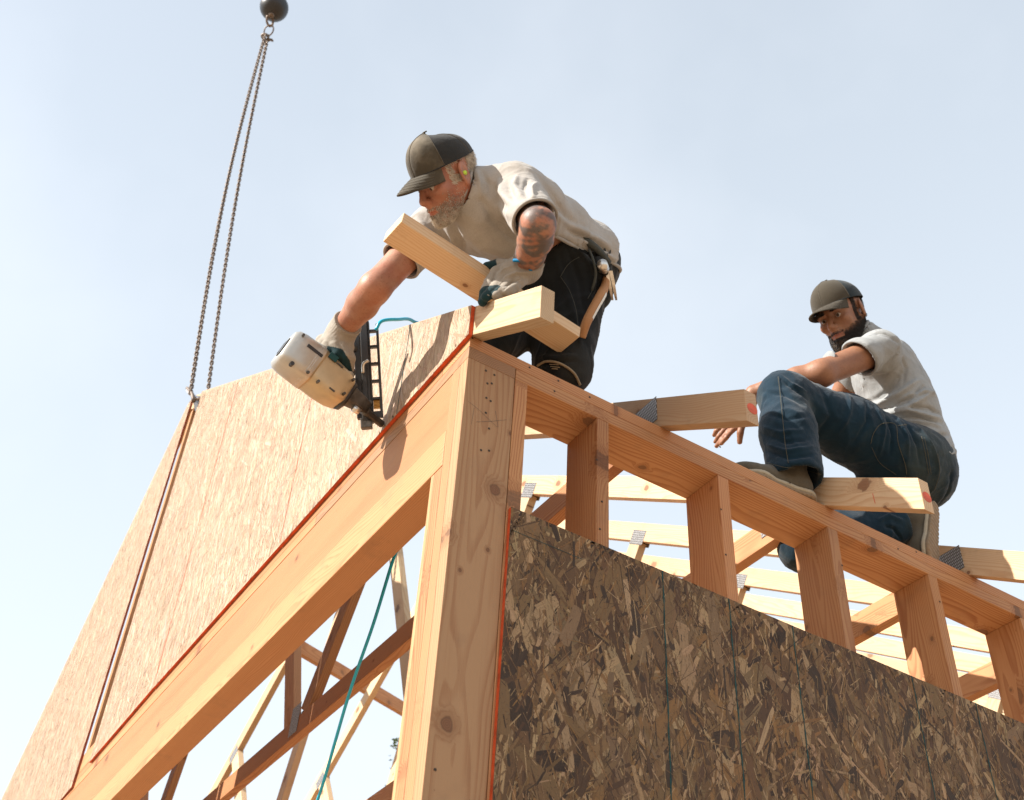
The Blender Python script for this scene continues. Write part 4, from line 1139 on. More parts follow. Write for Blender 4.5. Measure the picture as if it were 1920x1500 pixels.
    cap(root, H, M, M_CAP1, M_CAP1B, tilt=.03, size=1.04, brim_len=.078, brim_drop=.018, droop=.018, zbase=.044)
    # ---- shirt
    lslv = lsh + (lel - lsh) * .86; rslv = rsh + (rel - rsh) * .55
    hemp = at(1118, 470, 3.5)
    lo, hi = boxof(lsh, lslv, rsh, rslv, pel, nk0, m=.15)
    F = Field(lo, hi, .0048)
    F.ell(cst, (.168, .112, .16), tf, .03); F.ell(wst, (.150, .113, .16), tf2, .06); F.ell(at(1072, 492, 3.53), (.160, .126, .13), tf2, .05)
    F.ell(at(1030, 424, 3.44), (.11, .07, .12), tf2, .04)
    F.cone(cst, lsh, .09, .066, .04); F.cone(cst, rsh, .09, .064, .04); F.cone(nk0, nk0 + unit(nk1 - nk0) * .025, .088, .078, .04)
    F.cone(lsh, lslv + (lslv - lsh) * .35, .066, .058, .02); F.cone(rsh, rslv + (rslv - rsh) * .3, .066, .059, .02)
    F.hollow(.008)
    F.cutplane(lslv + unit(lel - lsh) * .004, unit(lel - lsh) + .30 * CZ, lo=lslv - .12, hi=lslv + .12); F.cutplane(lslv + unit(lel - lsh) * .035, unit(lel - lsh), lo=lslv - .15, hi=lslv + .15)
    F.cutplane(rslv, rel - rsh, lo=rslv - .12, hi=rslv + .12)
    hn = unit(-sp2 * 1. + tf2[1] * .0); hp = wst + (pel - wst) * .92
    HN = CY - .22 * CX - .1 * CZ; HP = at(1095, 484, 3.45); F.wedge(HP, HN, at(1003, 450, 3.3), CX); F.cutplane(hp, hn)
    nkp = nk0 + unit(nk1 - nk0) * .040; nn = unit(unit(nk1 - nk0) + M[2] * .0 + fr * 0)
    sl = F.sl(nkp - .14, nkp + .14)
    F.cone(nk0 - nn * .01, nk0 + nn * .25, .066, .084, .004, op='s')
    c0 = pel + (wst - pel) * .3; c0 = c0 - unit(HN) * ((c0 - HP) @ unit(HN)); RHM = F.ring(c0, HN, .26, 120)[:-1]; RHM = RHM[((RHM - at(1003, 450, 3.3)) @ CX > 0.004)]; RHM = np.roll(RHM, -int(np.argmax(np.linalg.norm(np.roll(RHM, 1, 0) - RHM, axis=1))), 0); CR = F.collar(nk0, nn, .069); SR = F.ring(rslv, rel - rsh, .12); SL = F.ring(lslv + unit(lel - lsh) * .004, unit(lel - lsh) + .30 * CZ, .12)
    V, Q = F.mesh(1); Nn = vnormals(V, Q)
    d = snoise((V @ tf.T) * np.array([1, 1, 2.2]), 26, 1, 6) * .0028 + snoise(V, 60, 3, 6) * .0013 + ridge(V, 22, 71) * .0030 + ridge(V, 48, 72) * .0014
    # long drapes of the hanging front, sleeve folds, gathers at the waist
    d += 1.6 * creases(V, Nn, [([(905, 385), (925, 420), (960, 445), (1005, 462)], 3.2, .010, -.010), ([(860, 430), (900, 455), (960, 478), (1010, 482)], 3.2, .012, .008),
                         ([(850, 425), (868, 455), (872, 490)], 3.25, .008, -.007), ([(835, 415), (850, 445), (850, 480)], 3.25, .008, .006),
                         ([(925, 345), (932, 375), (950, 405)], 3.1, .007, -.010), ([(938, 338), (943, 368), (958, 395)], 3.1, .006, .008), ([(952, 340), (955, 365), (966, 392)], 3.08, .006, -.008),
                         ([(970, 332), (966, 358), (976, 385)], 3.08, .006, .007), ([(990, 338), (982, 362), (986, 385)], 3.08, .006, -.006), ([(1005, 348), (996, 368), (998, 390)], 3.08, .005, .006),
                         ([(1015, 355), (1040, 395), (1085, 430)], 3.3, .012, -.007), ([(1045, 430), (1090, 445), (1140, 462)], 3.45, .009, .008), ([(1060, 448), (1100, 458), (1145, 476)], 3.45, .006, -.008),
                         ([(1080, 455), (1115, 470), (1150, 488)], 3.45, .006, .007), ([(1000, 440), (1040, 455), (1080, 465)], 3.35, .008, -.006), ([(905, 325), (915, 345), (918, 370)], 3.15, .006, -.006),
                         ([(893, 320), (900, 345), (903, 372)], 3.15, .005, .005), ([(770, 430), (790, 455), (795, 490)], 3.3, .007, -.007), ([(785, 415), (812, 445), (820, 480)], 3.3, .007, .006)])
    V = V + Nn * d[:, None]
    sh = mesh_obj('shirt', V, Q, M_SHIRT1, root, smooth=True, colors=colorize(len(V)))
    band(CR, .0058, M_SHIRT1, sh, 'collar'); band(RHM, .0052, M_SHIRT1, sh); band(SR, .0042, M_SHIRT1, sh); band(SL, .0042, M_SHIRT1, sh)
    def rimtube(p, n, rx, par, mat, ref, rad=.0035, asp=1.):
        n = unit(n); u = unit(ref - n * (ref @ n)); v = np.cross(n, u); a = np.linspace(0, 2 * np.pi, 40)
        V_, F_ = tube_np(np.array([p + rx * (math.cos(t) * u + asp * math.sin(t) * v) for t in a]), rad, 6); mesh_obj('hem', V_, F_, mat, par, smooth=True, colors=colorize(len(V_), (.9, .9, .9)))
        # ---- trousers
    lo, hi = boxof(pel, lkn, rkn, lan, ran, m=.17)
    F = Field(lo, hi, .0052)
    F.ell(pel, (.15, .120, .125), tf2, .05); F.ell(pel - sp2 * .03, (.15, .12, .10), tf2, .05)
    F.ell(at(1060, 485, 3.48), (.135, .11, .115), tf2, .04); F.ell(at(1035, 525, 3.45), (.110, .10, .11), tf2, .04); F.ell(at(1050, 472, 3.46), (.138, .102, .13), tf2, .04); F.ell(at(1058, 462, 3.42), (.10, .085, .09), tf2, .04)
    F.cone(lhip, lkn + (lhip - lkn) * .15, .112, .083, .04); F.cone(rhip, rkn + (rhip - rkn) * .15, .112, .088, .04)
    F.cone(at(1045, 590, 3.43), at(1052, 650, 3.37), .085, .074, .03)
    for kn, an in ((lkn, lan), (rkn, ran)):
        F.ell(kn, (.076, .072, .072), None, .03); F.cone(kn, an, .072, .055, .03)
    # loose knee-pad pocket
    F.ell(lkn - CX * .004 + CY * .006 - CZ * .02, (.066, .060, .056), None, .014)
    F.hollow(.010)
    F.cutplane(wst - (pel - wst) * .20, sp2, lo=pel - .3, hi=pel + .3)
    for kn, an in ((lkn, lan), (rkn, ran)): F.cutplane(an, an - kn, lo=an - .1, hi=an + .1)
    V, Q = F.mesh(1); Nn = vnormals(V, Q)
    legax = unit(lkn - lhip); T_ = (V @ legax)[:, None] * legax; W = V - T_
    d = snoise(W + T_ * .45, 34, 21, 6) * .0042 + snoise(V, 70, 23, 6) * .0016 + ridge(V, 26, 73) * .0035
    d += creases(V, Nn, [([(1010, 668), (1045, 672), (1078, 666)], 3.25, .006, .011), ([(1008, 676), (1040, 680), (1080, 676)], 3.25, .006, -.009),
                         ([(1040, 480), (1060, 540), (1075, 600), (1085, 650)], 3.35, .008, .008), ([(1060, 470), (1085, 530), (1092, 590)], 3.4, .008, -.008),
                         ([(1075, 465), (1105, 500), (1112, 545)], 3.4, .006, .012), ([(1085, 470), (1108, 490), (1120, 530), (1108, 575)], 3.42, .005, -.008),
                         ([(1020, 520), (1035, 560), (1050, 620)], 3.3, .008, -.007), ([(1040, 600), (1050, 640)], 3.3, .008, .006)])
    V = V + Nn * d[:, None]
    tr = mesh_obj('trousers', V, Q, M_TROUS1, root, smooth=True, colors=colorize(len(V)))
    def onsurf(px, z0=2.6, z1=4.2, off=.002):
        """drop pixels onto the cloth along the view, for seams"""
        out = []
        rel_ = (V - CAM); zc = rel_ @ CZ; sx = 960 + FOC * (rel_ @ CX) / zc; sy = 750 + FOC * (rel_ @ CY) / zc
        for x_, y_ in px:
            dd = (sx - x_) ** 2 + (sy - y_) ** 2; k = np.where(dd < 40)[0]
            if not len(k): k = np.argsort(dd)[:6]
            z_ = zc[k].min(); out.append(at(x_, y_, z_ - off))
        return np.array(out)
    tube('seam', spline(onsurf([(1007, 686), (1022, 678), (1042, 679), (1062, 688), (1078, 702), (1088, 722)]), 40), .0036, M_STITCHT, tr, 6)
    for q in ([(1030, 683), (1048, 684)], [(1032, 687), (1050, 689)], [(1034, 691), (1046, 692)]): tube('seam', onsurf(q), .0014, M_STITCHT, tr, 5)
    tube('seam', spline(onsurf([(1050, 520), (1062, 500), (1072, 490), (1086, 482)]), 20), .0010, M_SEAM, tr, 5)
    tube('seam', spline(onsurf([(1108, 478), (1116, 505), (1112, 540), (1102, 560)]), 30), .0012, M_SEAM, tr, 5)
    tube('seam', spline(onsurf([(1052, 520), (1068, 545), (1080, 580), (1084, 615)]), 30), .0009, M_SEAM, tr, 5)
    # hanging pouch on the left hip
    F = Field(*boxof(at(1120, 560, 3.45), at(1140, 500, 3.40), m=.12), .004)
    F.ell(at(1117, 552, 3.44), (.047, .034, .062), np.stack([unit(CX + CY * .5), CZ, unit(CY - CX * .5)]), .01)
    F.ell(at(1127, 520, 3.44), (.036, .03, .06), np.stack([unit(CX), CZ, unit(CY)]), .02)
    V2, Q2 = F.mesh(1); N2 = vnormals(V2, Q2); V2 = V2 + N2 * (snoise(V2, 50, 4, 5) * .003)[:, None]
    mesh_obj('tool_pouch', V2, Q2, M_TROUS1, root, smooth=True, colors=colorize(len(V2), (2.2, 2.1, 1.9)))
    tube('tool_belt', spline([at(1066, 446, 3.36), at(1098, 452, 3.36), at(1122, 470, 3.37), at(1140, 492, 3.42)], 24), .011, M_SEAM, root, 8)
    tube('belt_loop', spline([at(1104, 468, 3.36), at(1113, 490, 3.34), at(1117, 515, 3.34), at(1110, 545, 3.35)], 20), .004, M_SEAM, root, 8)
    # boots
    for kn, an in ((lkn, lan), (rkn, ran)):
        F = Field(*boxof(an, an + np.array([.1, .15, -.1]), m=.12), .005)
        d_ = unit(an - kn); F.cone(an - d_ * .06, an + d_ * .04, .045, .048, .01); F.cone(an + d_ * .05, an + d_ * .05 - np.array([.0, 0, .06]), .045, .036, .02, d_, .9)
        V2, Q2 = F.mesh(1); bt = mesh_obj('boot', V2, Q2, M_BOOT1, root, smooth=True)
    # ---- gloves: the same hands a little thicker, knit backs and coated fingers
    for nm, hand, wr, up, cz in (('glove', LH, lwr, lel, 0), ('glove', RH, rwr, rel, 1)):
        allp = np.concatenate([np.array(p) for p, _ in hand] + [wr[None]])
        F = Field(*boxof(*allp, m=.05), .0019)
        for Pp, rr in hand: F.chain(Pp, np.array(rr) + .0030, .0035)
        ud = unit(up - wr); F.cone(wr, wr + ud * .08, .040, .046, .012); F.cone(wr, (hand[0][0][1] + wr) / 2, .037, .038, .012)
        cutp = wr + ud * .042; F.cutplane(cutp, up - wr, lo=cutp - .06, hi=cutp + .06)
        V, Q = F.mesh(1); Nn = vnormals(V, Q)
        axh = unit(up - wr); a_ = np.cross(axh, CZ)
        # ribbed cuff and knit wrinkles
        wd = np.clip(1 - np.linalg.norm(V - cutp, axis=1) / .07, 0, 1)
        an_ = np.arctan2((V - wr) @ a_, (V - wr) @ np.cross(axh, a_)); d = np.sin(an_ * 34) * .0007 * wd + snoise(V, 120, 8, 6) * .0012
        if cz == 0: d += creases(V, Nn, [([(935, 540), (948, 522), (968, 513), (990, 512)], 3.05, .004, .0045), ([(945, 548), (958, 532), (980, 524)], 3.05, .003, -.004), ([(930, 520), (945, 505), (965, 498)], 3.05, .003, .003)])
        V = V + Nn * d[:, None]
        c = colorize(len(V)); Vp = sdir(V, CZ)
        if cz == 1:
            arc = [at(*q, 3.29) for q in ((608, 660), (622, 660), (640, 664), (650, 680), (654, 706))]
            for u0_, u1_ in zip(arc[:-1], arc[1:]):
                dq, _ = segdist(Vp, sdir(u0_[None], CZ)[0], sdir(u1_[None], CZ)[0]); c[dq < .0145] = (.03, .12, .17)
        if cz == 0: spots = [(at(905, 565, 2.99), .026), (at(914, 552, 3.0), .026), (at(930, 548, 3.0), .020), (at(944, 546, 3.02), .017), (at(958, 540, 3.03), .012), (at(915, 500, 3.12), .03), (at(902, 505, 3.12), .026)]
        else: spots = [(at(628, 676, 3.33), .026), (at(645, 690, 3.33), .024)]
        for sp_, r_ in spots:
            q = np.linalg.norm(V - sp_, axis=1) + snoise(V, 200, 2, 4) * .0015; m_ = q < r_; c[m_] = (.03, .12, .17)
        g = mesh_obj(nm, V, Q, M_GLOVE, root, smooth=True, colors=c)
        if cz == 0:
            tube('cuff_binding', spline([at(963, 488, 3.03), at(975, 489, 3.02), at(988, 496, 3.025), at(996, 508, 3.04)], 20), .0045, M_BLUE, g, 8)
    return root
M_STITCHT = plain('tan_seam_tape', (.26, .20, .13), .9)
def lhand_pts(wr):
    # left hand lying over the board: palm, four fingers curling down the near side, thumb behind
    k = [at(932, 512, 3.085), at(944, 519, 3.06), at(957, 526, 3.045), at(972, 530, 3.04)]
    H_ = [([wr, at(962, 512, 3.07)], [.030, .033]), ([wr, k[0]], [.026, .017]), ([wr, k[3]], [.026, .015]), ([at(975, 510, 3.06), k[1]], [.028, .017]), ([at(975, 512, 3.06), k[2]], [.028, .016])]
    H_ += [([k[0], at(918, 530, 3.055), at(909, 550, 3.01), at(905, 566, 2.995)], [.0135, .0125, .0115, .0095]),
           ([k[1], at(933, 536, 3.03), at(921, 549, 3.0), at(911, 557, 2.985)], [.0135, .0125, .0115, .010]),
           ([k[2], at(949, 540, 3.02), at(938, 548, 2.995), at(929, 554, 2.985)], [.013, .0115, .0105, .009]),
           ([k[3], at(965, 540, 3.02), at(955, 545, 3.0), at(947, 547, 2.99)], [.012, .0105, .0095, .0085]),
           ([at(962, 500, 3.09), at(934, 497, 3.12), at(914, 500, 3.13)], [.018, .0135, .0105])]
    return H_
def rhand_pts(wr):
    # right hand wrapped round the gun's handle
    k = [at(634, 640, 3.285), at(622, 645, 3.285)]
    kn = [at(650, 655, 3.280), at(640, 650, 3.270), at(628, 648, 3.267), at(614, 648, 3.275)]
    H_ = [([wr, at(632, 644, 3.295)], [.029, .034]), ([wr, at(612, 648, 3.305)], [.028, .025]), ([wr, at(648, 650, 3.295)], [.028, .022])]
    tips = [[(656, 672, 3.270), (654, 690, 3.280), (651, 704, 3.295)], [(648, 668, 3.260), (646, 684, 3.270), (643, 694, 3.295)], [(634, 664, 3.255), (630, 676, 3.265), (630, 683, 3.295)], [(618, 660, 3.265), (614, 668, 3.275), (616, 674, 3.300)]]
    for a, t_ in zip(kn, tips): H_.append(([a] + [at(*q) for q in t_], [.0135, .0128, .0115, .010]))
    H_.append(([at(606, 640, 3.315), at(598, 656, 3.345), at(603, 672, 3.365)], [.019, .0145, .011]))
    return H_

# ------------------------------------------------------------------ nail gun
def nail_gun():
    Np = on(718, 797, 0, -.018); rear = at(531, 651, 3.21); a = unit(rear - Np); Lg = np.linalg.norm(rear - Np)
    magt = at(692, 612, 3.40); m0 = at(700, 765, 3.315); md = unit(magt - m0)
    e3 = -unit(np.cross(a, md)); 
    if e3 @ CZ > 0: e3 = -e3
    e2 = np.cross(e3, a)
    if e2 @ md < 0: e2 = -e2
    g = lambda s, h, d: Np + s * a + h * e2 + d * e3
    root = empty('nail_gun', Np); props(root, 'pale metal framing nail gun with black slotted magazine pressed on the strand board edge', 'nail gun')
    def loft(name, secs, mat, n=28, pw=4., par=root, smooth=True):
        V = []; F = []
        for s, h0, hh, dd, d0 in secs:
            for i in range(n):
                t = i * 2 * math.pi / n; c_, s_ = math.cos(t), math.sin(t)
                V.append(g(s, h0 + hh * np.sign(s_) * abs(s_) ** (2 / pw), d0 + dd * np.sign(c_) * abs(c_) ** (2 / pw)))
        for k in range(len(secs) - 1):
            for i in range(n): j = (i + 1) % n; F.append((k * n + i, k * n + j, (k + 1) * n + j, (k + 1) * n + i))
        F.append(tuple(range(n - 1, -1, -1))); F.append(tuple((len(secs) - 1) * n + i for i in range(n)))
        o = mesh_obj(name, V, F, mat, par, smooth=smooth)
        bm = bmesh.new(); bm.from_mesh(o.data); bmesh.ops.recalc_face_normals(bm, faces=bm.faces[:]); bm.to_mesh(o.data); bm.free()
        if smooth:
            for p in o.data.polygons: p.use_smooth = len(p.vertices) == 4
        return o
    L = Lg
    loft('nose_tip', [(0, 0, .008, .008, 0), (.004, 0, .010, .010, 0), (.05, 0, .010, .010, 0), (.052, 0, .013, .012, 0), (.075, .002, .014, .012, 0)], M_DKSTEEL, 16, 2.6)
    loft('nose_contact', [(-.004, .0, .0055, .006, 0), (.012, .0, .0055, .006, 0)], M_SILVER, 12, 2.2)
    loft('nose_bracket', [(.06, .008, .018, .013, 0), (.09, .01, .024, .016, 0), (.125, .006, .030, .020, 0), (.14, .003, .034, .024, 0)], M_DKSTEEL, 20, 5)
    loft('depth_dial', [(.078, -.020, .009, .010, .010), (.10, -.022, .010, .011, .010)], M_SILVER, 14, 2.2)
    loft('collar', [(.125, 0, .040, .032, 0), (.138, 0, .045, .036, 0)], M_BLACKP, 24, 4)
    b = L
    loft('housing', [(.136, 0, .040, .036, 0), (.142, 0, .045, .040, 0), (.165, 0, .052, .044, 0), (.20, .0, .056, .046, 0), (.245, .002, .058, .047, 0), (.27, .002, .057, .047, 0), (.275, .002, .059, .049, 0), (b - .104, .002, .059, .049, 0)], M_GUNBODY, 40, 5)
    loft('end_cap', [(b - .1015, .002, .057, .047, 0), (b - .098, .002, .060, .050, 0), (b - .03, .001, .059, .049, 0), (b - .010, 0, .056, .046, 0), (b - .002, 0, .049, .040, 0), (b, 0, .046, .037, 0)], M_GUNCAP, 40, 5)
    loft('bolt', [(b - .012, -.05, .006, .004, .040), (b - .012 + .001, -.05, .006, .004, .050)], M_BLACKP, 10, 2) if False else None
    mb = MB(); I = (Np, np.stack([a, e2, e3]))
    mb.box(I, (b - .095, .018, .0475), (b - .045, .028, .0505)); mb.obj('vent_slot', M_BLACKP, root)
    mb = MB(); mb.box(I, (b - .001, -.035, .0), (b + .003, .020, .026)); mb.box(I, (b - .001, -.010, -.03), (b + .002, .028, -.012)); mb.obj('exhaust_grille', M_BLACKP, root)
    mb = MB(); mb.box(I, (b - .135, .034, .0475), (b - .108, .054, .0503)); mb.obj('maker_plate', M_TEAL, root, bev=.002)
    V, F_ = tube_np([g(b - .04, -.052, .036), g(b - .04, -.052, .050)], .006, 12); mesh_obj('screw', V, F_, M_BLACKP, root)
    mb = MB(); mb.box(I, (.172, -.035, .043), (.180, -.012, .0475)); mb.obj('scuff', M_DKSTEEL, root) if False else None
    loft('top_rail', [(.15, .052, .008, .020, .006), (.20, .060, .010, .022, .006), (.25, .066, .010, .022, .006), (.30, .058, .008, .02, .006)], M_GUNCAP, 20, 4)
    for (s_, h_) in ((.148, .028), (.148, -.026), (b - .088, -.044), (b - .020, .040), (.225, -.046)):
        V_, F_ = tube_np([g(s_, h_, .036), g(s_, h_, .0515)], .0042, 8); mesh_obj('screw', V_, F_, M_DKSTEEL, root)
    for s_ in (.262, .268):
        a_ = np.linspace(0, 2 * math.pi, 60); P = [g(s_, .002 + .0592 * np.sign(math.sin(t)) * abs(math.sin(t)) ** .4, .0492 * np.sign(math.cos(t)) * abs(math.cos(t)) ** .4) for t in a_]
        V, F_ = tube_np(np.array(P), .0011, 5, cap=False); mesh_obj('housing_rib', V, F_, M_GUNCAP, root, smooth=True)
    mb = MB(); mb.box(I, (.19, .036, .0440), (.212, .040, .0478)); mb.box(I, (.172, -.040, .0425), (.190, -.036, .0462)); mb.obj('scuff_mark', M_DKSTEEL, root)
    # handle towards the magazine, inside the glove
    hd = [g(.20, .05, 0), g(.205, .10, -.005), g(.19, .15, -.008)]
    V, F_ = tube_np(spline(hd, 16), .0165, 14); mesh_obj('handle', V, F_, M_BLACKP, root, smooth=True)
    V, F_ = tube_np(spline([g(.150, .045, .0), g(.150, .075, 0), g(.162, .085, 0)], 12), .006, 10); mesh_obj('trigger', V, F_, M_BLACKP, root, smooth=True)
    # magazine
    mx = unit(CX - md * (CX @ md)); mz = np.cross(mx, md)
    if mz @ CZ > 0: mz = -mz
    LM_ = np.linalg.norm(magt - m0); I = (m0, np.stack([md, mx, mz]))
    def q(px, py, z=None): return None
    mb = MB()
    mb.box(I, (-.03, -.046, -.010), (LM_ - .0, -.028, .010)); mb.obj('magazine_rail', M_BLACKP, root, bev=.002)
    mb = MB(); mb.box(I, (-.02, -.0265, -.012), (LM_ + .02, -.004, .012)); mb.obj('magazine_body', M_BLACKP, root, bev=.003)
    mb = MB(); mb.box(I, (.01, -.026, .011), (.13, -.012, .020)); mb.obj('magazine_cover', M_BLACKP, root, bev=.002)
    mb = MB(); mb.box(I, (-.03, .0195, -.007), (LM_ + .004, .0265, .007)); mb.box(I, (-.03, -.004, -.007), (LM_ + .014, .0005, .007))
    n = 6
    for i in range(n):
        s = -.03 + (LM_ + .02 - .006) * i / (n - 1) - (.004 if i == n - 1 else 0)
        w = .018 if i == 0 else .0075
        mb.box(I, (s, .0, -.0065), (s + w, .0205, .0065))
    mb.obj('magazine_frame', M_BLACKP, root, bev=.001)
    mb = MB()
    for i in range(7): mb.box(I, (.004 + i * .0042, .001, -.004), (.006 + i * .0042, .019, -.001))
    mb.obj('nails', M_BRASS, root)
    mb = MB(); mb.box(I, (-.002, .001, -.0055), (.034, .019, -.0045)); mb.obj('nail_strip', M_BRASS, root)
    V, F_ = tube_np(spline([m0 + md * .10 - mx * .022 + mz * .018, m0 + md * .125 - mx * .020 + mz * .022, m0 + md * .135 - mx * .004 + mz * .026], 10), np.linspace(.004, .0055, 11)[:10 + 1] if False else .005, 8)
    mesh_obj('follower_lever', V, F_, M_SILVER, root, smooth=True)
    V, F_ = tube_np([m0 + md * .012 - mx * .008 + mz * .010, m0 + md * .012 - mx * .008 + mz * .016], .007, 12); mesh_obj('pivot_screw', V, F_, M_DKSTEEL, root)
    mb = MB()
    for p_ in ((-.034, -.02), (-.05, -.025)): mb.box(I, (p_[0] - .01, p_[1] - .012, -.012), (p_[0] + .02, p_[1] + .02, .012))
    mb.obj('magazine_foot', M_DKSTEEL, root, bev=.003)
    return root
def hammer():
    P0 = at(1129, 495, 3.325); root = empty('claw_hammer', P0); props(root, 'claw hammer with waffled face and curved wooden handle in the hip loop', 'hammer')
    P1 = at(1135, 512, 3.385); tube('hammer_face', [P0, P0 + (P1 - P0) * .55], .0155, M_SILVER, root, 24)
    tube('hammer_neck', [P0 + (P1 - P0) * .5, P1, at(1139, 521, 3.40)], np.array([.011, .010, .013]), M_HEADDK, root, 16)
    for s in (-1, 1):
        V = []; F = []; path = spline([at(1141, 508, 3.385), at(1146, 530, 3.385), at(1150, 552, 3.40), at(1152, 563, 3.41)], 12); off = CX * s * .0055
        for i, p in enumerate(path):
            t = i / (len(path) - 1); w_ = .0055 * (1 - .5 * t); h_ = .006 * (1 - .6 * t)
            for a_, b_ in ((-1, -1), (1, -1), (1, 1), (-1, 1)): V.append(p + off + CX * a_ * w_ + CZ * b_ * h_)
            if i:
                k = 4 * (i - 1)
                for q in range(4): F.append((k + q, k + (q + 1) % 4, k + 4 + (q + 1) % 4, k + 4 + q))
        F += [(3, 2, 1, 0), tuple(len(V) - 4 + q for q in range(4))]
        mesh_obj('claw', V, F, M_SILVER, root)
    hp_ = spline([at(1137, 520, 3.395), at(1134, 537, 3.37), at(1127, 553, 3.33), at(1112, 580, 3.29), at(1099, 606, 3.265), at(1090, 632, 3.27)], 40)
    hr = np.interp(np.arange(len(hp_)), [0, 8, 16, len(hp_) - 1], [.010, .0125, .0145, .013])
    tube('handle', hp_, hr, M_HICK, root, 14)
    seg = hp_[15:30]; V = []; F = []
    for i, p in enumerate(seg):
        T = unit(np.gradient(seg, axis=0)[i]); u = unit(np.cross(T, CZ)); u = u if u @ CX > 0 else -u; v = np.cross(T, u); v = v if v @ CZ < 0 else -v
        for a_ in np.linspace(-.5, .95, 7): V.append(p + (hr[15 + i] + .0006) * (math.cos(a_) * u + math.sin(a_) * v))
        if i:
            k = 7 * (i - 1)
            for q in range(6): F.append((k + q, k + q + 1, k + 8 + q, k + 7 + q))
    mesh_obj('label_sticker', V, F, M_LABEL, root, smooth=True)
    mb = MB()
    for i in range(2, 13, 2):
        k = 7 * i; a_, b_ = V[k + 2], V[k + 4]; e = unit(seg[i + 1] - seg[i]) * .0016; n = unit(np.cross(b_ - a_, e)); n = n if n @ CZ < 0 else -n
        mb.add([a_ + n * .0008, b_ + n * .0008, b_ + e + n * .0008, a_ + e + n * .0008], [(0, 1, 2, 3)])
    mb.obj('label_print', M_CHALK, root)
    return root
M_HEADDK = plain('dark_hammer_head', (.06, .055, .05), .4, .7)
nail_gun()
worker1()
hammer()

# ------------------------------------------------------------------ worker 2: sitting back on the truss tails, one knee up
def boot(parent, heel, fwd, up, L=.30, mats=None, laces=True):
    fwd = unit(fwd); up = unit(up - fwd * (up @ fwd)); sd = np.cross(up, fwd); W_ = lambda x, y, z: heel + fwd * x + sd * y + up * z
    k = L / .30; pts = [W_(a * L, b * L, c * L) for a in (-.1, 1.1) for b in (-.25, .25) for c in (-.05, .6)]
    def outline(F, z0, z1, grow=0.):
        zc = (z0 + z1) / 2; f = .5
        F.cone(W_(.038 * k, 0, zc), W_(.12 * k, .002, zc), .036 * k + grow, .033 * k + grow, .01, up, f)
        F.cone(W_(.12 * k, .002, zc), W_(.205 * k, .004, zc), .034 * k + grow, .050 * k + grow, .01, up, f)
        F.cone(W_(.205 * k, .004, zc), W_(.258 * k, .0, zc), .050 * k + grow, .037 * k + grow, .01, up, f)
        F.cutplane(W_(0, 0, z0), -up); F.cutplane(W_(0, 0, z1), up)
    lo, hi = boxof(*pts, m=.02)
    F = Field(lo, hi, .0036)
    F.ell(W_(.05 * k, 0, .055), (.046 * k, .036 * k, .05), np.stack([fwd, sd, up]), .02); F.ell(W_(.13 * k, 0, .05), (.08 * k, .038 * k, .045), np.stack([fwd, sd, up]), .02)
    F.ell(W_(.20 * k, .003, .045), (.085 * k, .047 * k, .034), np.stack([fwd, sd, up]), .02); F.cone(W_(.070 * k, 0, .06), W_(.072 * k, 0, .115), .046, .050, .02)
    F.cone(W_(.09 * k, 0, .09), W_(.17 * k, 0, .062), .03, .024, .02)
    F.cutplane(W_(0, 0, .026), -up)
    V, Q = F.mesh(1); Nn = vnormals(V, Q); V = V + Nn * (snoise(V, 70, 3, 5) * .0012)[:, None]
    b = mesh_obj('boot', V, Q, mats[0], parent, smooth=True)
    for nm, z0, z1, gr, mt in (('midsole', .013, .0265, .003, mats[1]), ('outsole', 0., .0135, .002, mats[2])):
        F = Field(lo, hi, .0032); outline(F, z0, z1, gr); V, Q = F.mesh(1)
        if nm == 'outsole':
            q = (V - heel) @ fwd; m_ = ((V - heel) @ up) < .003; V = V + (up[None] * (.0022 * (np.sin(q * 420) > .2) * m_)[:, None])
        mesh_obj(nm, V, Q, mt, b, smooth=True)
    # heel counter seam and collar
    a = np.linspace(0, 2 * np.pi, 30); pz = np.array([W_(.072 * k + .048 * math.cos(t), .048 * math.sin(t), .118) for t in a])
    V, F_ = tube_np(pz, .004, 6); mesh_obj('collar', V, F_, mats[0], b, smooth=True)
    if laces:
        for i in range(4):
            x0 = .095 + .026 * i; z0 = .115 - .017 * i
            P = spline([W_(x0, -.026, z0 - .006), W_(x0 + .002, 0, z0 + .010), W_(x0, .026, z0 - .006)], 10); V, F_ = tube_np(P, .0021, 6); mesh_obj('lace', V, F_, M_LACE, b, smooth=True)
    return b
M_LACE = plain('tan_lace', (.33, .22, .13), .8)
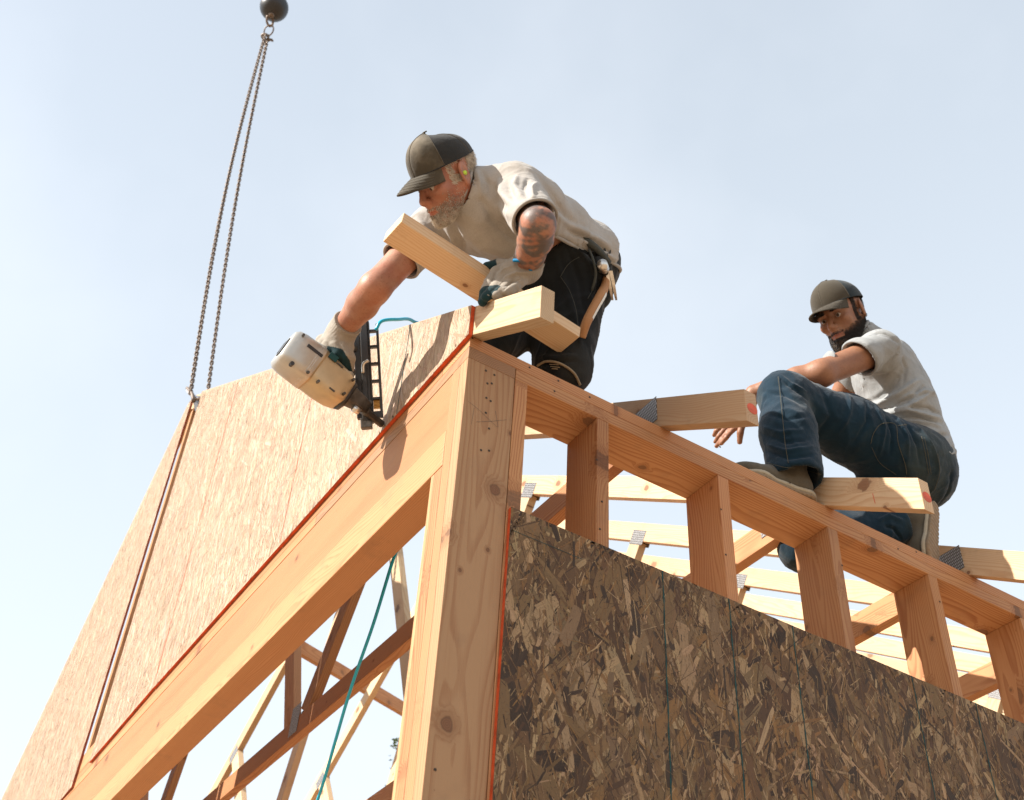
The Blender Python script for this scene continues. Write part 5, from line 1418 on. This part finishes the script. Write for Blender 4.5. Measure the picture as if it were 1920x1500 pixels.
def worker2():
    global HS; HS = .98
    H, M = headframe(at(1578, 592, 4.25), (-.68, .13, -.72), (-.36, -.915, .17))
    hw = lambda x, y, z: H + HS * (x * M[0] + y * M[1] + z * M[2])
    root = empty('person', at(1722, 930, 3.92)); props(root, 'dark-bearded worker in khaki cap, grey shirt and jeans sitting on the roof edge', 'person')
    lsh = at(1650, 656, 4.02); lel = at(1540, 700, 3.86); lwr = at(1413, 737, 3.93)
    rsh = at(1612, 668, 4.38); rel = at(1560, 780, 4.45); rwr = at(1500, 820, 4.25)
    nk0 = at(1624, 645, 4.26); nk1 = hw(-.03, 0, -.06)
    pel = at(1718, 872, 3.98); wst = at(1702, 785, 4.08); cst = at(1666, 712, 4.17)
    lhip = at(1690, 862, 3.88); rhip = at(1725, 885, 4.05)
    lkn = at(1471, 745, 3.75); lan = np.array([1.135, .045, .11]); rkn = at(1500, 1030, 3.64); ran = at(1678, 985, 3.76)
    sp = unit(cst - wst); br = unit(lsh - rsh); br = unit(br - sp * (br @ sp)); tf = np.stack([br, np.cross(br, sp), sp])
    sp2 = unit(wst - pel); br2 = unit(br - sp2 * (br @ sp2)); tf2 = np.stack([br2, np.cross(br2, sp2), sp2])
    fp = lambda x, y, z: at(x, y, z)
    # hand hanging from the wrist: palm, four fingers, thumb nearest the knee
    pm = at(1393, 768, 3.93); kn = [at(1398, 792, 3.90), at(1384, 796, 3.92), at(1372, 796, 3.945), at(1362, 792, 3.965)]
    HAND = [([lwr, pm], [.027, .030]), ([lwr, kn[0]], [.024, .014]), ([lwr, kn[3]], [.024, .013]), ([pm, kn[1]], [.028, .014]), ([pm, kn[2]], [.027, .014]),
            ([kn[1], fp(1366, 809, 3.90), fp(1353, 824, 3.89), fp(1343, 837, 3.90)], [.0105, .0095, .0088, .0078]),
            ([kn[2], fp(1358, 806, 3.93), fp(1348, 818, 3.925), fp(1341, 828, 3.935)], [.0105, .0095, .0088, .0078]),
            ([kn[3], fp(1352, 800, 3.96), fp(1343, 808, 3.96), fp(1339, 816, 3.97)], [.0105, .009, .0085, .0078]),
            ([kn[0], fp(1374, 806, 3.885), fp(1362, 820, 3.87), fp(1352, 832, 3.88)], [.0105, .0095, .0088, .0078]),
            ([at(1402, 775, 3.90), fp(1392, 795, 3.87), fp(1388, 812, 3.86), fp(1387, 829, 3.86)], [.015, .0125, .0115, .0095])]
    lo, hi = boxof(lsh, lel, lwr, rsh, rel, rwr, H, pel, lkn, rkn, lan, ran, at(1340, 840, 3.9), m=.14)
    F = Field(lo, hi, .0055, (H - .125, H + .125), .0023)
    F.ell(cst, (.155, .095, .15), tf, .03); F.ell(wst, (.13, .09, .14), tf2, .05); F.ell(pel, (.15, .11, .11), tf2, .05)
    F.cone(nk0, nk1, .058, .054, .03)
    F.cone(lsh, lel, .048, .044, .02); F.cone(lel, lel + (lwr - lel) * .35, .044, .043, .02); F.cone(lel + (lwr - lel) * .35, lwr, .043, .027, .015)
    F.cone(rsh, rel, .046, .04, .02); F.cone(rel, rwr, .04, .028, .02); F.cone(rwr, rwr + (lkn - rwr) * .35, .03, .02, .02)
    F.cone(cst, lsh, .06, .05, .03); F.cone(cst, rsh, .06, .05, .03)
    for h, k_, an in ((lhip, lkn, lan), (rhip, rkn, ran)):
        F.cone(h, k_, .08, .052, .03); F.cone(k_, an, .05, .035, .02)
    head_sdf(F, H, M)
    for s in (-1, 1): eye_slit(F, H, M, s, .0029)
    for P, rr in HAND: F.chain(P, rr, .0045)
    V, Q = F.mesh(1); Nn = vnormals(V, Q); P = (V - H) @ M.T / HS
    c = colorize(len(V)); x, y, z = P.T
    lips = np.exp(-(((x - .098) / .016) ** 2 + (y / .024) ** 2 + ((z + .0722) / .0078) ** 2))[:, None]
    c = c * (1 - lips * np.array([-.05, .40, .25]))
    dk = np.exp(-(((x - .09) / .03) ** 2 + ((abs(y) - .031) / .02) ** 2 + ((z + .004) / .014) ** 2))[:, None]; c = c * (1 - .30 * dk)
    r = np.linalg.norm(P, axis=1) < .165
    mouth = (z > -.082) & (z < -.0655) & (abs(y) < .026) & (x > .07)
    beardm = r & (z < -.022) & (x > -.02) & (z > -.15) & ~mouth
    upper = -.031 - .028 * np.clip((x - .02) / .06, 0, 1) + .012 * np.exp(-(y / .02) ** 2) * (x > .08)
    beardm &= z < upper; beardm &= ~((z > -.056) & (x > .098))
    sideb = r & (abs(y) > .055) & (x > .010) & (x < .030) & (z < .05) & (z >= -.04)
    hairb = r & (x < .012) & (z < .055) & (z > -.075) & ((z > .0) | (x < -.036)) & ~((abs(x + .010) < .028) & (abs(z + .005) < .044) & (abs(y) > .070))
    fade = np.clip((upper - z) / .026, 0, 1) * np.clip((x + .02) / .015, 0, 1)
    fade = np.where(beardm, fade, 0); fade = np.where(sideb | (hairb & (abs(y) < .085)), 1, fade)[:, None]
    under = (beardm | sideb | (hairb & (abs(y) < .085)))[:, None]; c = c * (1 - fade * np.array([.80, .83, .83]))
    body = mesh_obj('body', V, Q, M_SKIN2, root, smooth=True, colors=c)
    for s in (-1, 1):
        tb = bmesh.new(); bmesh.ops.create_uvsphere(tb, u_segments=20, v_segments=12, radius=.0122)
        bm_obj('eye', tb, M_EYE, body, smooth=True, mw=Matrix.Translation(hw(.0762, s * .031, -.003)))
        tb = bmesh.new(); bmesh.ops.create_uvsphere(tb, u_segments=14, v_segments=8, radius=.0062)
        bm_obj('iris', tb, M_IRIS, body, smooth=True, mw=Matrix.Translation(hw(.0858, s * .031 + .0008, -.004)))
    rs = np.random.RandomState(5)
    def region(mask, n):
        idx = np.where(mask)[0]; return rs.choice(idx, min(n, len(idx) * 4))
    i = region(beardm & (abs(y) < .09) & (rs.rand(len(V)) < .12 + fade[:, 0]), 15000)
    chin = np.clip((-z[i] - .07) / .05, 0, 1) * np.clip((x[i] - .02) / .05, 0, 1)
    D = Nn[i] * .6 - M[2] * .85 + rs.randn(len(i), 3) * .2; L_ = .005 + .006 * rs.rand(len(i)) + .016 * chin * rs.uniform(.6, 1, len(i)); L_ *= np.where(z[i] > -.066, .6, 1)
    br_ = (rs.rand(len(i)) < .45) & (chin > .35) & (abs(y[i]) < .03)
    strands('beard', V[i][~br_], D[~br_], L_[~br_], .00055, M_HAIRD, root, -M[2], 7)
    strands('beard', V[i][br_], D[br_], L_[br_], .0005, M_HAIRB, root, -M[2], 8)
    i = region(hairb | sideb, 6000); D = Nn[i] * .4 - M[2] * .8 - M[0] * .3 + rs.randn(len(i), 3) * .15
    strands('hair', V[i], D, .005 + .006 * rs.rand(len(i)), .0005, M_HAIRD, root, -M[2] * .4, 9)
    i = region(r & (abs(z - .0225 + .10 * (abs(abs(y) - .030) ** 1.3)) < .0055) & (abs(abs(y) - .031) < .020) & (x > .06), 1300)
    strands('eyebrow', V[i], Nn[i] * .35 + M[1] * np.sign(y[i])[:, None] + rs.randn(len(i), 3) * .25, .006 + .005 * rs.rand(len(i)), .0006, M_HAIRD, root, None, 10)
    cap(root, H, M, M_CAP2, M_CAP2B, tilt=.03, size=1.0, brim_len=.086, brim_drop=.016, droop=.014, zbase=.046)
    # ---- shirt
    ad = unit(lel - lsh); lslv = lsh + (lel - lsh) * .36; rslv = rsh + (rel - rsh) * .5
    lo, hi = boxof(lsh, lslv, rsh, rslv, pel, nk0, m=.16); F = Field(lo, hi, .0046)
    F.ell(cst, (.168, .112, .16), tf, .03); F.ell(wst, (.148, .112, .16), tf2, .06); F.ell(pel, (.156, .122, .13), tf2, .05)
    F.ell(at(1725, 800, 4.05), (.11, .055, .11), tf2, .03); F.ell(at(1752, 850, 4.0), (.12, .055, .10), tf2, .04)
    F.cone(cst, lsh, .09, .064, .04); F.cone(cst, rsh, .09, .064, .04); F.cone(nk0, nk0 + unit(nk1 - nk0) * .03, .075, .066, .03)
    F.cone(lsh, lslv, .064, .062, .02); F.cone(lslv, lslv + ad * .10, .062, .060, .02); F.cone(rsh, rslv + (rslv - rsh) * .3, .064, .06, .02)
    F.hollow(.0075)
    SLR = F.ring(lslv, unit(ad) + .35 * CY, .13)
    F.cutplane(lslv, unit(ad) + .35 * CY, lo=lslv - .12, hi=lslv + .12); F.cutplane(rslv, rel - rsh, lo=rslv - .12, hi=rslv + .12)
    # hem: front edge rides up on the thigh, back hangs low
    A_, B_, C_ = at(1600, 742, 3.9), at(1790, 912, 3.95), at(1700, 830, 4.3)
    hn = unit(np.cross(B_ - A_, C_ - A_)); hn = hn if hn @ (pel - CZ * 0 - cst) > 0 else -hn
    F.cutplane(A_, hn, lo=pel - .5, hi=pel + .5)
    nn = unit(nk1 - nk0); CR = F.collar(nk0, nn, .0615); F.cone(nk0, nk0 + nn * .25, .060, .060, .004, op='s')
    V, Q = F.mesh(1); Nn = vnormals(V, Q)
    d = snoise((V @ tf.T) * np.array([1, 1, 1.8]), 26, 31, 6) * .0026 + snoise(V, 62, 33, 6) * .0012 + ridge(V, 20, 81) * .0036 + ridge(V, 46, 82) * .0016
    d += 2.0 * creases(V, Nn, [([(1690, 700), (1665, 735), (1640, 760)], 4., .008, -.008), ([(1715, 715), (1680, 740), (1648, 762)], 4., .007, .009), ([(1730, 725), (1690, 752), (1655, 768)], 4., .006, -.009),
                         ([(1745, 735), (1700, 760), (1665, 772)], 4., .006, .008), ([(1690, 668), (1700, 690), (1690, 720)], 4., .006, -.005), ([(1650, 690), (1668, 675), (1680, 655)], 4., .006, -.007),
                         ([(1645, 700), (1665, 692), (1690, 665)], 4., .006, .006), ([(1672, 778), (1700, 770), (1730, 778), (1765, 790)], 3.95, .006, .010), ([(1676, 786), (1710, 782), (1750, 792)], 3.95, .005, -.009),
                         ([(1680, 790), (1715, 792), (1755, 800)], 3.95, .005, .008), ([(1700, 762), (1740, 765), (1770, 778)], 3.95, .006, -.007), ([(1715, 800), (1740, 815), (1770, 815)], 3.95, .007, -.008),
                         ([(1725, 830), (1760, 850), (1780, 845)], 3.95, .007, .006), ([(1690, 745), (1725, 735), (1755, 742)], 4., .006, .007), ([(1625, 625), (1650, 630), (1672, 645)], 4.05, .006, -.005)])
    V = V + Nn * d[:, None]
    sh = mesh_obj('shirt', V, Q, M_SHIRT2, root, smooth=True, colors=colorize(len(V))); band(CR, .0055, M_SHIRT2, sh, 'collar'); band(SLR, .004, M_SHIRT2, sh)
    # ---- jeans
    lo, hi = boxof(pel, lkn, rkn, lan, ran, m=.16); F = Field(lo, hi, .0048)
    F.ell(pel, (.155, .120, .125), tf2, .05); F.ell(at(1724, 890, 3.95), (.14, .112, .112), tf2, .05)
    mid = at(1590, 805, 3.84)
    F.cone(lhip, mid, .120, .104, .05); F.cone(mid, lkn, .104, .076, .04); F.ell(lkn - CY * .008, (.071, .066, .066), None, .03)
    F.cone(lkn, at(1478, 810, 3.62), .074, .082, .03); F.cone(at(1478, 810, 3.62), at(1496, 925, 3.46), .082, .080, .03)
    F.cone(rhip, rkn, .110, .062, .04); F.cone(rkn, at(1585, 1010, 3.70), .062, .074, .03); F.cone(at(1585, 1010, 3.70), ran, .078, .066, .03)
    F.hollow(.009)
    F.cutplane(wst + (pel - wst) * .45, sp2, lo=pel - .3, hi=pel + .3)
    hem = at(1490, 886, 3.48); hem[2] = .060; F.cutplane(hem, unit(np.array([.0, 0, -1.]) + .12 * CX), lo=hem - .13, hi=hem + .13)
    hem2 = ran + unit(ran - rkn) * .015; F.cutplane(hem2, ran - rkn, lo=hem2 - .11, hi=hem2 + .11)
    V, Q = F.mesh(1); Nn = vnormals(V, Q)
    lx = unit(lkn - lhip); W = V - (V @ lx)[:, None] * lx
    d = snoise(V, 34, 41, 6) * .0028 + snoise(V, 75, 43, 6) * .0014 + ridge(V, 24, 83) * .0034 + ridge(V, 52, 84) * .0012
    d += 1.35 * creases(V, Nn, [([(1532, 825), (1560, 780), (1545, 735)], 3.7, .010, -.006), ([(1440, 735), (1470, 742), (1500, 760)], 3.65, .006, -.005), ([(1465, 705), (1478, 722), (1505, 735)], 3.7, .004, .006), ([(1465, 712), (1480, 730), (1505, 748)], 3.7, .004, -.006),
                         ([(1432, 800), (1460, 812), (1500, 806)], 3.55, .006, .006), ([(1434, 815), (1465, 828), (1510, 822)], 3.55, .006, -.006), ([(1436, 832), (1470, 846), (1520, 838)], 3.5, .005, .007),
                         ([(1438, 845), (1470, 858), (1522, 852)], 3.5, .005, -.006), ([(1436, 776), (1470, 786), (1515, 778)], 3.6, .006, -.004),
                         ([(1640, 760), (1648, 800), (1640, 850)], 3.8, .006, .007), ([(1655, 768), (1664, 810), (1660, 850)], 3.8, .005, -.007), ([(1672, 780), (1684, 820), (1684, 860)], 3.85, .005, .007), ([(1690, 790), (1704, 830), (1708, 870)], 3.85, .006, -.007),
                         ([(1620, 752), (1615, 790), (1590, 830)], 3.8, .007, -.006), ([(1590, 735), (1580, 775), (1560, 810)], 3.8, .008, .005), ([(1708, 800), (1726, 840), (1740, 880)], 3.9, .005, .006),
                         ([(1640, 975), (1665, 968), (1690, 975)], 3.7, .005, .008), ([(1655, 985), (1672, 990), (1688, 1010)], 3.7, .005, -.008), ([(1760, 880), (1762, 915), (1750, 950)], 3.95, .006, -.006)])
    V = V + Nn * d[:, None]
    jn = mesh_obj('jeans', V, Q, M_JEANS, root, smooth=True, colors=colorize(len(V)))
    rel_ = (V - CAM); zc = rel_ @ CZ; sx = 960 + FOC * (rel_ @ CX) / zc; sy = 750 + FOC * (rel_ @ CY) / zc
    def onsurf(px, off=.0015):
        out = []
        for x_, y_ in px:
            dd = (sx - x_) ** 2 + (sy - y_) ** 2; k = np.where(dd < 16)[0]
            if not len(k): k = np.argsort(dd)[:6]
            out.append(at(x_, y_, zc[k].min() - off))
        return np.array(out)
    def seam(px, rad=.0010, mat=M_STITCHJ, n=30):
        P = spline(px, n); tube('stitching', onsurf(P), rad, mat, jn, 5)
    seam([(1459, 706), (1463, 740), (1468, 790), (1472, 830), (1478, 868)])
    seam([(1633, 832), (1637, 815), (1648, 798), (1662, 793), (1680, 797), (1684, 830), (1697, 870), (1700, 890)]); seam([(1684, 798), (1700, 796)])
    seam([(1634, 838), (1650, 868), (1680, 890)], .0007); seam([(1728, 818), (1735, 850), (1742, 892)], .0010); seam([(1733, 820), (1740, 852), (1746, 890)], .0008); seam([(1758, 850), (1762, 885), (1752, 920)], .0008)
    seam([(1434, 866), (1470, 876), (1500, 879), (1540, 890)], .0008)
    M3 = (M_BOOT2, M_MIDSOLE, M_SOLE2)
    boot(root, np.array([1.203, .022, .001]), np.array([-1., .20, 0]), np.array([0, 0, 1.]), .30, M3)
    n_ = unit([.42, -.90, .08]); hl = at(1757, 942, 3.79); boot(root, hl, np.array([-.12, .16, -.95]), -n_, .27, M3, laces=False)
    return root
M_STITCHJ = plain('faded_stitch', (.075, .07, .05), .9)
worker2()
